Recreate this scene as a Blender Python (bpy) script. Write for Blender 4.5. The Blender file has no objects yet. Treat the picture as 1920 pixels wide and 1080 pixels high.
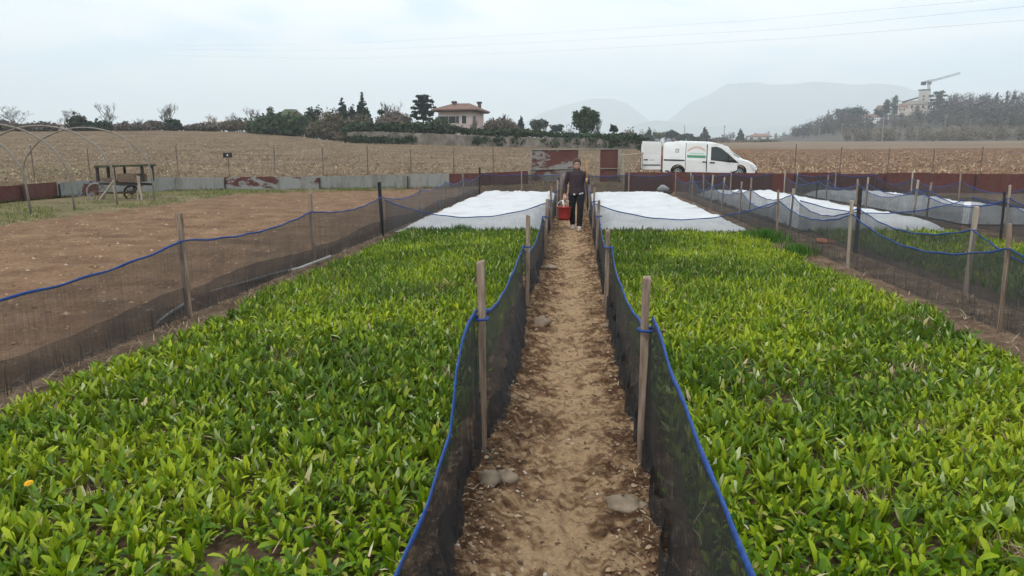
import bpy, math, random
import numpy as np
from mathutils import Vector, Matrix, Euler

SC = bpy.context.scene
COL = SC.collection
R = math.radians
random.seed(7)
RNG = np.random.default_rng(11)

# ------------------------------------------------------------------ camera
F = 1400.0                       # focal length in photo pixels (photo 1920 x 1080)
CAMZ = 1.75
PITCH = math.atan((540 - 288) / F)
YAW = math.atan(118 / 1422.0)    # the camera looks a little left of the path (+Y)
cam_data = bpy.data.cameras.new('camera')
cam_data.sensor_width = 36.0
cam_data.lens = F / 1920 * 36.0
cam_data.clip_start = 0.05
cam_data.clip_end = 30000
cam = bpy.data.objects.new('camera', cam_data)
COL.objects.link(cam)
cam.location = (0, 0, CAMZ)
cam.rotation_euler = Euler((math.pi / 2 - PITCH, 0, YAW), 'XYZ')
SC.camera = cam
CAMM = cam.rotation_euler.to_matrix()

# ------------------------------------------------------------------ light
SUN_EL, SUN_AZ = R(52), R(205)   # azimuth clockwise from +Y
world = bpy.data.worlds.new('World')
SC.world = world
world.use_nodes = True
wn, wl = world.node_tree.nodes, world.node_tree.links
wn.clear()
w_out = wn.new('ShaderNodeOutputWorld')
w_mix = wn.new('ShaderNodeMixShader')
w_sky = wn.new('ShaderNodeTexSky')
w_sky.sky_type = 'NISHITA'
w_sky.sun_disc = False
w_sky.sun_elevation = SUN_EL
w_sky.sun_rotation = SUN_AZ
w_bg = wn.new('ShaderNodeBackground')
w_bg.inputs['Strength'].default_value = 0.12
w_cl = wn.new('ShaderNodeBackground')        # the cloud deck of an overcast day
w_cl.inputs['Strength'].default_value = 1.68
w_tc = wn.new('ShaderNodeTexCoord')
w_map = wn.new('ShaderNodeMapping')
w_map.inputs['Scale'].default_value = (1.0, 1.0, 5.5)
w_n = wn.new('ShaderNodeTexNoise')
w_n.inputs['Scale'].default_value = 2.3
w_n.inputs['Detail'].default_value = 7
w_n.inputs['Roughness'].default_value = 0.55
w_n.inputs['Distortion'].default_value = 0.6
w_r = wn.new('ShaderNodeValToRGB')
w_r.color_ramp.elements[0].position = 0.40
w_r.color_ramp.elements[0].color = (0.60, 0.73, 0.88, 1)
w_r.color_ramp.elements[1].position = 0.61
w_r.color_ramp.elements[1].color = (1.0, 0.98, 0.955, 1)
e_ = w_r.color_ramp.elements.new(0.5)
e_.color = (0.87, 0.90, 0.93, 1)
wl.new(w_tc.outputs['Generated'], w_map.inputs['Vector'])
wl.new(w_map.outputs['Vector'], w_n.inputs['Vector'])
wl.new(w_n.outputs['Fac'], w_r.inputs['Fac'])
wl.new(w_r.outputs['Color'], w_cl.inputs['Color'])
wl.new(w_sky.outputs['Color'], w_bg.inputs['Color'])
w_mix.inputs['Fac'].default_value = 0.9
wl.new(w_bg.outputs['Background'], w_mix.inputs[1])
wl.new(w_cl.outputs['Background'], w_mix.inputs[2])
wl.new(w_mix.outputs['Shader'], w_out.inputs['Surface'])

sun_data = bpy.data.lights.new('sun', 'SUN')
sun_data.energy = 1.5
sun_data.angle = R(10)
sun_data.color = (1.0, 0.95, 0.86)
sun = bpy.data.objects.new('sun', sun_data)
COL.objects.link(sun)
_sd = Vector((math.sin(SUN_AZ) * math.cos(SUN_EL), math.cos(SUN_AZ) * math.cos(SUN_EL), math.sin(SUN_EL)))
sun.rotation_euler = _sd.to_track_quat('Z', 'Y').to_euler()
SC.view_settings.view_transform = 'Standard'
SC.view_settings.look = 'None'
SC.view_settings.exposure = 0.08
SC.view_settings.gamma = 1.0
SC.view_settings.use_curve_mapping = False
SC.cycles.transparent_max_bounces = 40
SC.cycles.max_bounces = 8
SC.cycles.volume_bounces = 2
SC.cycles.use_denoising = True

# ------------------------------------------------------------------ where things stand
def ray(px, py):
    d = CAMM @ Vector(((px - 960) / F, (540 - py) / F, -1.0))
    return d.normalized()
def G(px, py, z=0.0):
    d = ray(px, py); k = (z - CAMZ) / d.z
    return Vector((d.x * k, d.y * k, z))
def on_x(px, py, x):                       # the point of the plane x = const seen there
    d = ray(px, py); k = x / d.x
    return Vector((x, d.y * k, CAMZ + d.z * k))
def on_y(px, py, y):
    d = ray(px, py); k = y / d.y
    return Vector((d.x * k, y, CAMZ + d.z * k))
def AT(px, py, r):                         # horizontal distance r from the camera
    d = ray(px, py); k = r / math.hypot(d.x, d.y)
    return Vector((d.x * k, d.y * k, CAMZ + d.z * k))
def azel(px, py):
    d = ray(px, py)
    return math.atan2(d.x, d.y), d.z / math.hypot(d.x, d.y)

# terrain: skyline of the fields (px, py, distance)
_prof = [(-2500, 236, 130), (-600, 237, 130), (0, 239, 130), (300, 241, 130), (470, 247, 125), (640, 266, 100), (800, 271, 97),
         (1000, 277, 95), (1190, 279, 95), (1240, 273, 150), (1300, 268, 240), (1480, 266, 300), (1700, 265, 300), (1920, 263, 300), (2600, 259, 300), (5000, 259, 300)]
_paz = np.array([azel(p[0], p[1])[0] for p in _prof])
_pel = np.array([azel(p[0], p[1])[1] for p in _prof])
_pr = np.array([p[2] / math.cos(_paz[i]) if abs(_paz[i]) < 1.0 else p[2] * 1.8 for i, p in enumerate(_prof)])
def T(x, y):
    x = np.asarray(x, float); y = np.asarray(y, float)
    r = np.hypot(x, y); az = np.arctan2(x, y)
    rr = np.where((x > 0) & (y > 0), y, r)       # right of the path the fields begin along a straight line
    rend = np.interp(az, _paz, _pr); el = np.interp(az, _paz, _pel)
    zend = CAMZ + el * rend
    s = np.clip((rr - 36.4) / 6.0, 0, 1); berm = 0.32 * s * s * (3 - 2 * s)
    rc = np.where((x > 0) & (y > 0), rend * y / np.maximum(r, 1e-6), rend)
    q = np.clip((rr - 36) / np.maximum(rc - 36, 1), 0, 1)
    z = berm + (zend - 0.32) * q
    return z
def Tz(x, y): return float(T(x, y))
def stand(px, r, lift=0.0):                # a point of the terrain in the direction of px
    d = ray(px, 288); h = math.hypot(d.x, d.y)
    x, y = d.x / h * r, d.y / h * r
    return Vector((x, y, Tz(x, y) + lift))

# ------------------------------------------------------------------ helpers
def hash2(ix, iy, seed):
    n = (ix.astype(np.int64) * 374761393 + iy.astype(np.int64) * 668265263 + seed * 982451653) & 0x7fffffff
    n = (n ^ (n >> 13)) * 1274126177 & 0x7fffffff
    return ((n ^ (n >> 16)) & 0xffff) / 65535.0
def vnoise(x, y, seed=0):
    ix, iy = np.floor(x), np.floor(y); fx, fy = x - ix, y - iy
    fx = fx * fx * (3 - 2 * fx); fy = fy * fy * (3 - 2 * fy)
    a, b = hash2(ix, iy, seed), hash2(ix + 1, iy, seed)
    c, d = hash2(ix, iy + 1, seed), hash2(ix + 1, iy + 1, seed)
    return (a + (b - a) * fx) * (1 - fy) + (c + (d - c) * fx) * fy
def fbm(x, y, seed=0, octv=4, gain=0.5):
    s, a, t = 0, 1.0, 0
    for k in range(octv):
        s = s + a * vnoise(x * 2 ** k + 17.3 * k, y * 2 ** k - 9.1 * k, seed + k); t += a; a *= gain
    return s / t

def tag(o, label=None, cat=None, group=None, kind=None):
    if label: o['label'] = label
    if cat: o['category'] = cat
    if group: o['group'] = group
    if kind: o['kind'] = kind
    return o
def link(name, me, parent=None, loc=None, rot=None):
    o = bpy.data.objects.new(name, me); COL.objects.link(o)
    if parent is not None: o.parent = parent
    if loc is not None: o.location = loc
    if rot is not None: o.rotation_euler = rot
    return o
def empty(name, loc, rz=0.0):
    o = bpy.data.objects.new(name, None); COL.objects.link(o)
    o.location = loc; o.rotation_euler = (0, 0, rz); o.empty_display_size = 0.2
    return o
def mesh_np(name, V, Fc, mat, smooth=False, tint=None):
    V = np.ascontiguousarray(V, dtype=np.float32); Fc = np.ascontiguousarray(Fc, dtype=np.int32)
    me = bpy.data.meshes.new(name); k = Fc.shape[1]
    me.vertices.add(len(V)); me.vertices.foreach_set('co', V.ravel())
    me.loops.add(Fc.size); me.loops.foreach_set('vertex_index', Fc.ravel())
    me.polygons.add(len(Fc)); me.polygons.foreach_set('loop_start', np.arange(0, Fc.size, k, dtype=np.int32))
    if smooth: me.polygons.foreach_set('use_smooth', np.ones(len(Fc), dtype=bool))
    me.update(calc_edges=True)
    if tint is not None:
        a = me.color_attributes.new('tint', 'FLOAT_COLOR', 'POINT')
        c = np.ones((len(V), 4), np.float32); c[:, :3] = tint
        a.data.foreach_set('color', c.ravel())
    if mat: me.materials.append(mat)
    return me
def grid_faces(nu, nv):
    i = np.arange(nu - 1)[:, None] * nv + np.arange(nv - 1)[None, :]
    i = i.ravel()
    return np.stack([i, i + nv, i + nv + 1, i + 1], 1)

class MB:
    """collects polygons of one mesh"""
    def __init__(s): s.v = []; s.f = []
    def add(s, vs, fs):
        b = len(s.v); s.v += [tuple(v) for v in vs]; s.f += [tuple(b + i for i in f) for f in fs]; return s
    def box(s, c, d, rot=None):
        hx, hy, hz = d[0] / 2, d[1] / 2, d[2] / 2
        vs = [Vector((x, y, z)) for x in (-hx, hx) for y in (-hy, hy) for z in (-hz, hz)]
        if rot is not None:
            m = rot if isinstance(rot, Matrix) else Euler(rot).to_matrix(); vs = [m @ v for v in vs]
        c = Vector(c)
        return s.add([v + c for v in vs], [(0, 1, 3, 2), (4, 6, 7, 5), (0, 4, 5, 1), (2, 3, 7, 6), (0, 2, 6, 4), (1, 5, 7, 3)])
    def tube(s, pts, rad, n=6, cap=True, squash=None):
        pts = [Vector(p) for p in pts]; m = len(pts)
        rads = rad if isinstance(rad, (list, tuple)) else [rad] * m
        vs = []; up = None
        for i in range(m):
            t = (pts[min(i + 1, m - 1)] - pts[max(i - 1, 0)])
            if t.length < 1e-9: t = Vector((0, 0, 1))
            t.normalize()
            if up is None:
                up = Vector((0, 0, 1)) if abs(t.z) < 0.9 else Vector((0, 1, 0))
            a = t.cross(up)
            if a.length < 1e-6: a = t.cross(Vector((1, 0, 0)))
            a.normalize(); b = a.cross(t).normalized(); up = b
            for k in range(n):
                w = 2 * math.pi * k / n
                ra, rb = (rads[i], rads[i]) if squash is None else (rads[i] * squash[0], rads[i] * squash[1])
                vs.append(pts[i] + a * math.cos(w) * ra + b * math.sin(w) * rb)
        fs = [(i * n + k, i * n + (k + 1) % n, (i + 1) * n + (k + 1) % n, (i + 1) * n + k) for i in range(m - 1) for k in range(n)]
        if cap: fs += [tuple(reversed(range(n))), tuple(range((m - 1) * n, m * n))]
        return s.add(vs, fs)
    def ring(s, c, R_, r_, axis='y', n=24, m=6):
        vs, fs = [], []
        for i in range(n):
            w = 2 * math.pi * i / n
            for j in range(m):
                q = 2 * math.pi * j / m; rr = R_ + r_ * math.cos(q); h = r_ * math.sin(q)
                p = (rr * math.cos(w), h, rr * math.sin(w)) if axis == 'y' else (h, rr * math.cos(w), rr * math.sin(w)) if axis == 'x' else (rr * math.cos(w), rr * math.sin(w), h)
                vs.append(Vector(p) + Vector(c))
        for i in range(n):
            for j in range(m):
                fs.append((i * m + j, ((i + 1) % n) * m + j, ((i + 1) % n) * m + (j + 1) % m, i * m + (j + 1) % m))
        return s.add(vs, fs)
    def lathe(s, prof, c=(0, 0, 0), n=20, axis='z'):
        vs, fs = [], []
        for (r_, h) in prof:
            for k in range(n):
                w = 2 * math.pi * k / n
                p = (r_ * math.cos(w), r_ * math.sin(w), h) if axis == 'z' else (r_ * math.cos(w), h, r_ * math.sin(w))
                vs.append(Vector(p) + Vector(c))
        for i in range(len(prof) - 1):
            for k in range(n):
                fs.append((i * n + k, i * n + (k + 1) % n, (i + 1) * n + (k + 1) % n, (i + 1) * n + k))
        return s.add(vs, fs)
    def prism(s, poly, y0, y1):               # polygon in x,z pushed along y
        n = len(poly)
        vs = [(p[0], y0, p[1]) for p in poly] + [(p[0], y1, p[1]) for p in poly]
        fs = [tuple(range(n)), tuple(reversed(range(n, 2 * n)))] + [(i, i + n, (i + 1) % n + n, (i + 1) % n) for i in range(n)]
        return s.add(vs, fs)
    def mesh(s, name, mat, smooth=False):
        me = bpy.data.meshes.new(name); me.from_pydata(s.v, [], s.f)
        if smooth: me.polygons.foreach_set('use_smooth', [True] * len(me.polygons))
        if mat: me.materials.append(mat)
        me.update(); return me
    def build(s, name, mat, parent=None, smooth=False, bevel=None, loc=None, rot=None):
        o = link(name, s.mesh(name, mat, smooth), parent, loc, rot)
        if bevel:
            m = o.modifiers.new('bevel', 'BEVEL'); m.width = bevel; m.segments = 2; m.limit_method = 'ANGLE'; m.angle_limit = R(35)
        return o

# ------------------------------------------------------------------ materials
def new_mat(name):
    m = bpy.data.materials.new(name); m.use_nodes = True
    nt = m.node_tree; b = nt.nodes['Principled BSDF']
    b.inputs['Specular IOR Level'].default_value = 0.3
    return m, nt, b
def ramp(nt, stops):
    r = nt.nodes.new('ShaderNodeValToRGB'); el = r.color_ramp.elements
    el[0].position, el[0].color = stops[0][0], (*stops[0][1], 1)
    el[1].position, el[1].color = stops[-1][0], (*stops[-1][1], 1)
    for p, c in stops[1:-1]:
        e = el.new(p); e.color = (*c, 1)
    return r
def noise(nt, scale, detail=6, rough=0.6, coord='Object', stretch=None, dist=0.0):
    tc = nt.nodes.new('ShaderNodeTexCoord'); n = nt.nodes.new('ShaderNodeTexNoise')
    n.inputs['Scale'].default_value = scale; n.inputs['Detail'].default_value = detail
    n.inputs['Roughness'].default_value = rough; n.inputs['Distortion'].default_value = dist
    src = tc.outputs[coord]
    if stretch:
        mp = nt.nodes.new('ShaderNodeMapping'); mp.inputs['Scale'].default_value = stretch
        nt.links.new(src, mp.inputs['Vector']); src = mp.outputs['Vector']
    nt.links.new(src, n.inputs['Vector'])
    return n
def bump(nt, b, h, strength, dist):
    n = nt.nodes.new('ShaderNodeBump'); n.inputs['Strength'].default_value = strength; n.inputs['Distance'].default_value = dist
    nt.links.new(h, n.inputs['Height']); nt.links.new(n.outputs['Normal'], b.inputs['Normal'])
def noisy(name, stops, scale, rough=0.85, detail=7, bumps=0.0, bdist=0.01, stretch=None, spec=0.25, nrough=0.6):
    m, nt, b = new_mat(name)
    n = noise(nt, scale, detail, nrough, stretch=stretch); r = ramp(nt, stops)
    nt.links.new(n.outputs['Fac'], r.inputs['Fac']); nt.links.new(r.outputs['Color'], b.inputs['Base Color'])
    b.inputs['Roughness'].default_value = rough; b.inputs['Specular IOR Level'].default_value = spec
    if bumps: bump(nt, b, n.outputs['Fac'], bumps, bdist)
    return m
def mixcol(nt, fac, a, b_):
    m = nt.nodes.new('ShaderNodeMix'); m.data_type = 'RGBA'
    for sock, val in ((m.inputs['Factor'], fac), (m.inputs['A'], a), (m.inputs['B'], b_)):
        if hasattr(val, 'is_linked') or hasattr(val, 'links'): nt.links.new(val, sock)
        elif isinstance(val, (int, float)): sock.default_value = val
        else: sock.default_value = (*val, 1)
    return [o for o in m.outputs if o.type == 'RGBA'][0]
def msock(nt, op, a, b_=None, clamp=False):
    m = nt.nodes.new('ShaderNodeMath'); m.operation = op; m.use_clamp = clamp
    for i, val in enumerate((a, b_)):
        if val is None: continue
        if isinstance(val, (int, float)): m.inputs[i].default_value = val
        else: nt.links.new(val, m.inputs[i])
    return m.outputs[0]
def soil(name, dark, mid, light, s1, s2, bumps=0.6, bdist=0.03):
    """crumbly earth: two scales of noise choose between three earth colours"""
    m, nt, b = new_mat(name)
    n1 = noise(nt, s1, 8, 0.65); n2 = noise(nt, s2, 5, 0.7)
    a = msock(nt, 'MULTIPLY', n1.outputs['Fac'], 0.55); c = msock(nt, 'MULTIPLY', n2.outputs['Fac'], 0.45)
    f = msock(nt, 'ADD', a, c)
    r = ramp(nt, [(0.36, dark), (0.5, mid), (0.64, light)])
    nt.links.new(f, r.inputs['Fac']); nt.links.new(r.outputs['Color'], b.inputs['Base Color'])
    b.inputs['Roughness'].default_value = 0.95; b.inputs['Specular IOR Level'].default_value = 0.1
    bump(nt, b, f, bumps, bdist)
    return m

def leaf_mat(name, by_object=False):
    m, nt, b = new_mat(name)
    if by_object:
        oi = nt.nodes.new('ShaderNodeObjectInfo')
        r = ramp(nt, [(0.0, (0.028, 0.080, 0.003)), (0.42, (0.105, 0.205, 0.004)), (0.8, (0.27, 0.36, 0.009)), (0.96, (0.36, 0.40, 0.05)), (1.0, (0.42, 0.36, 0.14))])
        nt.links.new(oi.outputs['Random'], r.inputs['Fac']); col = r.outputs['Color']
    else:
        at = nt.nodes.new('ShaderNodeAttribute'); at.attribute_name = 'tint'; col = at.outputs['Color']
    n = noise(nt, 60, 3, 0.6)
    k = msock(nt, 'ADD', msock(nt, 'MULTIPLY', n.outputs['Fac'], 0.5), 0.75)
    vm = nt.nodes.new('ShaderNodeVectorMath'); vm.operation = 'SCALE'
    nt.links.new(col, vm.inputs[0]); nt.links.new(k, vm.inputs['Scale'])
    nt.links.new(vm.outputs[0], b.inputs['Base Color'])
    b.inputs['Roughness'].default_value = 0.32; b.inputs['Specular IOR Level'].default_value = 0.16
    tr = nt.nodes.new('ShaderNodeBsdfTranslucent'); nt.links.new(mixcol(nt, 0.35, vm.outputs[0], (0.42, 0.52, 0.02)), tr.inputs['Color'])
    mx = nt.nodes.new('ShaderNodeMixShader'); mx.inputs['Fac'].default_value = 0.2
    nt.links.new(b.outputs[0], mx.inputs[1]); nt.links.new(tr.outputs[0], mx.inputs[2])
    nt.links.new(mx.outputs[0], nt.nodes['Material Output'].inputs['Surface'])
    return m
def tint_mat(name, rough=0.8, trans=0.0, spec=0.2):
    m, nt, b = new_mat(name)
    at = nt.nodes.new('ShaderNodeAttribute'); at.attribute_name = 'tint'
    nt.links.new(at.outputs['Color'], b.inputs['Base Color'])
    b.inputs['Roughness'].default_value = rough; b.inputs['Specular IOR Level'].default_value = spec
    if trans:
        tr = nt.nodes.new('ShaderNodeBsdfTranslucent'); nt.links.new(at.outputs['Color'], tr.inputs['Color'])
        mx = nt.nodes.new('ShaderNodeMixShader'); mx.inputs['Fac'].default_value = trans
        nt.links.new(b.outputs[0], mx.inputs[1]); nt.links.new(tr.outputs[0], mx.inputs[2])
        nt.links.new(mx.outputs[0], nt.nodes['Material Output'].inputs['Surface'])
    return m
def net_mat(name, thread, open_, streak=0.25):
    """woven shade netting: dark threads with open holes; seen at a slant the threads close the holes"""
    m, nt, b = new_mat(name)
    b.inputs['Base Color'].default_value = (*thread, 1); b.inputs['Roughness'].default_value = 0.7
    tp = nt.nodes.new('ShaderNodeBsdfTransparent')
    mx = nt.nodes.new('ShaderNodeMixShader')
    n = noise(nt, 9.0, 3, 0.6, stretch=(9, 9, 0.35)); n2 = noise(nt, 1.6, 3, 0.6)
    lw = nt.nodes.new('ShaderNodeLayerWeight'); lw.inputs['Blend'].default_value = 0.5
    f = msock(nt, 'ADD', msock(nt, 'MULTIPLY', msock(nt, 'SUBTRACT', n.outputs['Fac'], 0.5), streak * 2.2), 1 - open_)
    f = msock(nt, 'ADD', f, msock(nt, 'MULTIPLY', msock(nt, 'SUBTRACT', n2.outputs['Fac'], 0.5), streak))
    g = msock(nt, 'POWER', lw.outputs['Facing'], 2.0)
    f = msock(nt, 'ADD', f, msock(nt, 'MULTIPLY', g, 0.33))
    f = msock(nt, 'MINIMUM', msock(nt, 'MAXIMUM', f, 0.1), 0.97)
    nt.links.new(f, mx.inputs['Fac']); nt.links.new(tp.outputs[0], mx.inputs[1]); nt.links.new(b.outputs[0], mx.inputs[2])
    nt.links.new(mx.outputs[0], nt.nodes['Material Output'].inputs['Surface'])
    return m

M = {}
M['ground'] = soil('ground_earth', (0.12, 0.085, 0.05), (0.20, 0.15, 0.09), (0.30, 0.24, 0.15), 0.15, 2.0)
M['garden'] = soil('garden_earth', (0.055, 0.034, 0.021), (0.13, 0.085, 0.055), (0.26, 0.19, 0.125), 2.2, 26.0, 0.8, 0.02)
M['plot'] = soil('plot_earth', (0.088, 0.050, 0.028), (0.17, 0.101, 0.057), (0.26, 0.168, 0.10), 1.1, 16.0, 0.7, 0.02)
M['stubble'] = soil('stubble_earth', (0.085, 0.054, 0.030), (0.14, 0.096, 0.056), (0.225, 0.168, 0.105), 0.35, 3.2, 0.8, 0.08)
M['ploughed'] = soil('ploughed_earth', (0.09, 0.045, 0.023), (0.15, 0.078, 0.040), (0.24, 0.14, 0.075), 0.5, 4.0, 0.9, 0.1)
M['far_field'] = soil('far_field_earth', (0.14, 0.10, 0.066), (0.18, 0.13, 0.086), (0.225, 0.17, 0.115), 0.05, 0.8, 0.4, 0.1)
M['leaf'] = leaf_mat('chicory_leaf'); M['leaf_obj'] = leaf_mat('chicory_leaf_single', True)
M['tint'] = tint_mat('tinted_matter', 0.9); M['tint_leaf'] = tint_mat('tinted_foliage', 0.7, 0.25)
M['net'] = net_mat('black_netting', (0.020, 0.022, 0.025), 0.42, 0.32)
M['net_thin'] = net_mat('thin_black_netting', (0.046, 0.049, 0.054), 0.60, 0.34)
M['rope'] = noisy('blue_rope', [(0.3, (0.010, 0.038, 0.17)), (0.7, (0.022, 0.085, 0.31))], 40, 0.6, 3)
M['post'] = noisy('weathered_wood', [(0.3, (0.115, 0.08, 0.058)), (0.5, (0.245, 0.18, 0.135)), (0.7, (0.37, 0.29, 0.225))], 9, 0.9, 6, 0.5, 0.006, stretch=(5, 5, 0.5))
M['post_dark'] = noisy('dark_wood', [(0.3, (0.018, 0.016, 0.015)), (0.7, (0.06, 0.05, 0.045))], 12, 0.85, 5, 0.4, 0.005)
M['post_pale'] = noisy('pale_wood', [(0.3, (0.27, 0.22, 0.17)), (0.7, (0.45, 0.38, 0.30))], 9, 0.9, 6, 0.4, 0.005, stretch=(5, 5, 0.5))
M['pipe'] = noisy('galvanised_pipe', [(0.3, (0.15, 0.135, 0.115)), (0.55, (0.22, 0.20, 0.17)), (0.75, (0.17, 0.12, 0.085))], 6, 0.5, 5)
M['steel'] = noisy('grey_steel', [(0.3, (0.20, 0.21, 0.21)), (0.7, (0.33, 0.34, 0.34))], 5, 0.5, 5)
M['black'] = noisy('black_paint', [(0.3, (0.010, 0.010, 0.011)), (0.7, (0.022, 0.022, 0.024))], 30, 0.6)
M['white_cloth'] = noisy('white_fleece', [(0.28, (0.40, 0.39, 0.36)), (0.40, (0.52, 0.53, 0.535)), (0.7, (0.61, 0.625, 0.63))], 1.4, 0.8, 8, 0.3, 0.02)
M['stone'] = noisy('river_stone', [(0.3, (0.16, 0.12, 0.082)), (0.55, (0.265, 0.21, 0.15)), (0.75, (0.37, 0.305, 0.23))], 9, 0.8, 7, 0.35, 0.01)
M['clay'] = noisy('terracotta', [(0.3, (0.33, 0.12, 0.06)), (0.7, (0.48, 0.21, 0.11))], 20, 0.85)
M['bark'] = noisy('bark', [(0.3, (0.06, 0.048, 0.04)), (0.7, (0.14, 0.115, 0.095))], 3, 0.95)
HAZE = 0.00050
M['moss_roof'] = noisy('mossy_roof', [(0.3, (0.06, 0.08, 0.045)), (0.7, (0.11, 0.13, 0.08))], 1.2, 0.9)
M['pipe_pale'] = noisy('pale_pipe', [(0.3, (0.30, 0.29, 0.27)), (0.7, (0.46, 0.45, 0.42))], 8, 0.6)
M['cable'] = noisy('grey_cable', [(0.3, (0.16, 0.17, 0.18)), (0.7, (0.22, 0.23, 0.24))], 3, 0.7)

# ================================================================== THE SETTING
# ground: one sheet to the horizon
def polar_sheet(name, az0, az1, naz, r0, r1, nr, mat, lift, amp=0.0, sc=2.0, kind='structure', straight=False):
    az = np.linspace(az0, az1, naz); r = np.geomspace(r0, r1, nr)
    A, Rr = np.meshgrid(az, r, indexing='ij')
    if straight: Rr = Rr / np.cos(A)
    x, y = np.sin(A) * Rr, np.cos(A) * Rr
    z = T(x, y) + lift
    if amp:
        z = z + amp * (fbm(x * sc, y * sc, 5, 4, 0.6) - 0.5) + amp * 0.9 * (fbm(x * sc * 0.35, y * sc * 0.8, 9, 2) - 0.5)
    if amp:
        fade = np.clip(np.arange(nr) / 5.0, 0, 1)[None, :]; z = z * fade + (T(x, y) - 0.09) * (1 - fade)
    me = mesh_np(name, np.stack([x, y, z], -1).reshape(-1, 3), grid_faces(naz, nr), mat, True)
    return tag(link(name, me), kind=kind)
polar_sheet('ground', -math.pi, math.pi, 241, 0.25, 6300, 110, M['ground'], -0.12)
AZS = azel(1196, 300)[0]
polar_sheet('stubble_field', R(-78), AZS, 330, 35.5, 134, 165, M['stubble'], 0.05, 0.10, 1.7)
polar_sheet('ploughed_field', AZS, R(72), 290, 36.8, 132, 140, M['ploughed'], 0.05, 0.16, 1.5, straight=True)
polar_sheet('distant_field', AZS, R(72), 200, 131, 330, 60, M['far_field'], 0.02, 0.1, 0.4, straight=True)

def xy_sheet(name, xs, ys, zf, mat, tintf=None, kind='structure'):
    X, Y = np.meshgrid(xs, ys, indexing='ij')
    Z = zf(X, Y)
    ti = tintf(X, Y, Z).reshape(-1, 3) if tintf is not None else None
    me = mesh_np(name, np.stack([X, Y, Z], -1).reshape(-1, 3), grid_faces(len(xs), len(ys))[:, ::-1], mat, True, ti)
    return tag(link(name, me), kind=kind)
def garden_z(x, y): return -0.035 + 0.045 * (fbm(x * 5, y * 5, 21, 4) - 0.2)
xy_sheet('garden_soil', np.linspace(-4.36, 19, 180), np.geomspace(1.2, 37.2, 220), garden_z, M['garden'])

def plot_z(x, y):
    rows = 0.5 + 0.5 * np.sin((y * 1.0 + x * 0.22) * 2 * math.pi / 0.75 + 2.2 * fbm(x * 0.5, y * 0.5, 3, 2))
    return -0.06 + np.clip((-4.30 - x) / 0.22, 0, 1) * (0.070 + 0.034 * rows + 0.055 * fbm(x * 4.5, y * 4.5, 31, 4, 0.6))
xy_sheet('bare_plot', np.concatenate([np.linspace(-22, -4.62, 160), np.linspace(-4.55, -4.30, 8)]), np.geomspace(3.0, 37.5, 260), plot_z, M['plot'])

# the trodden path
PX0, PX1 = -0.68, 0.55
FEET = [(RNG.normal(-0.05, 0.13), math.exp(RNG.uniform(math.log(2.2), math.log(14))), RNG.uniform(-0.3, 0.3)) for _ in range(150)]
def path_z(x, y):
    e = np.clip((np.abs(x + 0.06) - 0.12) / 0.35, 0, 1)
    dent = 0.0 * x
    for fx, fy, fa in FEET:                      # trodden hollows
        dx, dy = (x - fx) * math.cos(fa) + (y - fy) * math.sin(fa), (y - fy) * math.cos(fa) - (x - fx) * math.sin(fa)
        q = np.sqrt((dx / 0.055) ** 2 + (dy / 0.145) ** 2); dent = dent + np.where(q < 1, -0.016 * (1 - q ** 4), np.where(q < 1.4, 0.007 * np.sin((q - 1) / 0.4 * math.pi), 0.0))
    return np.clip(dent, -0.02, 0.012) + 0.014 + (0.040 + 0.04 * e) * fbm(x * 8, y * 8, 41, 4, 0.6) + (0.010 + 0.022 * e) * np.abs(vnoise(x * 34, y * 34, 45) - 0.5) * 2 + 0.016 * vnoise(x * 17, y * 15, 47) + 0.018 * e
def path_tint(x, y, z):
    e = np.clip((np.abs(x + 0.03 - 0.10 * (vnoise(y * 0.9, y * 0 + 3.3, 61) - 0.5) * 2) - 0.06) / 0.30, 0, 1)
    n = fbm(x * 6, y * 10, 51, 5, 0.66); n2 = fbm(x * 26, y * 34, 57, 3, 0.65)  # mottled earth colour; the fine grain also paints shade among the crumbs
    k = np.clip(0.90 - 0.64 * e + (1.6 + 0.8 * e) * (n - 0.5) + (1.7 + 0.8 * e) * (n2 - 0.5), 0, 1)[..., None]
    a = np.array([0.085, 0.046, 0.026]); b = np.array([0.20, 0.12, 0.066]); c = np.array([0.41, 0.283, 0.163])
    return np.where(k < 0.5, a + (b - a) * k * 2, b + (c - b) * (k * 2 - 1))
mp, ntp, bp = new_mat('path_earth')
_a = ntp.nodes.new('ShaderNodeAttribute'); _a.attribute_name = 'tint'
_n = noise(ntp, 55, 7, 0.75)
_k = msock(ntp, 'ADD', msock(ntp, 'MULTIPLY', _n.outputs['Fac'], 1.5), 0.25)  # noise on the tint: earth grain, and more of the painted crumb shade
_v = ntp.nodes.new('ShaderNodeVectorMath'); _v.operation = 'SCALE'
ntp.links.new(_a.outputs['Color'], _v.inputs[0]); ntp.links.new(_k, _v.inputs['Scale'])
ntp.links.new(_v.outputs[0], bp.inputs['Base Color']); bp.inputs['Roughness'].default_value = 0.97
bp.inputs['Specular IOR Level'].default_value = 0.08
bump(ntp, bp, _n.outputs['Fac'], 0.9, 0.02)
xy_sheet('path', np.linspace(PX0, PX1, 100), np.geomspace(1.9, 37, 760), path_z, mp, path_tint)

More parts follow.
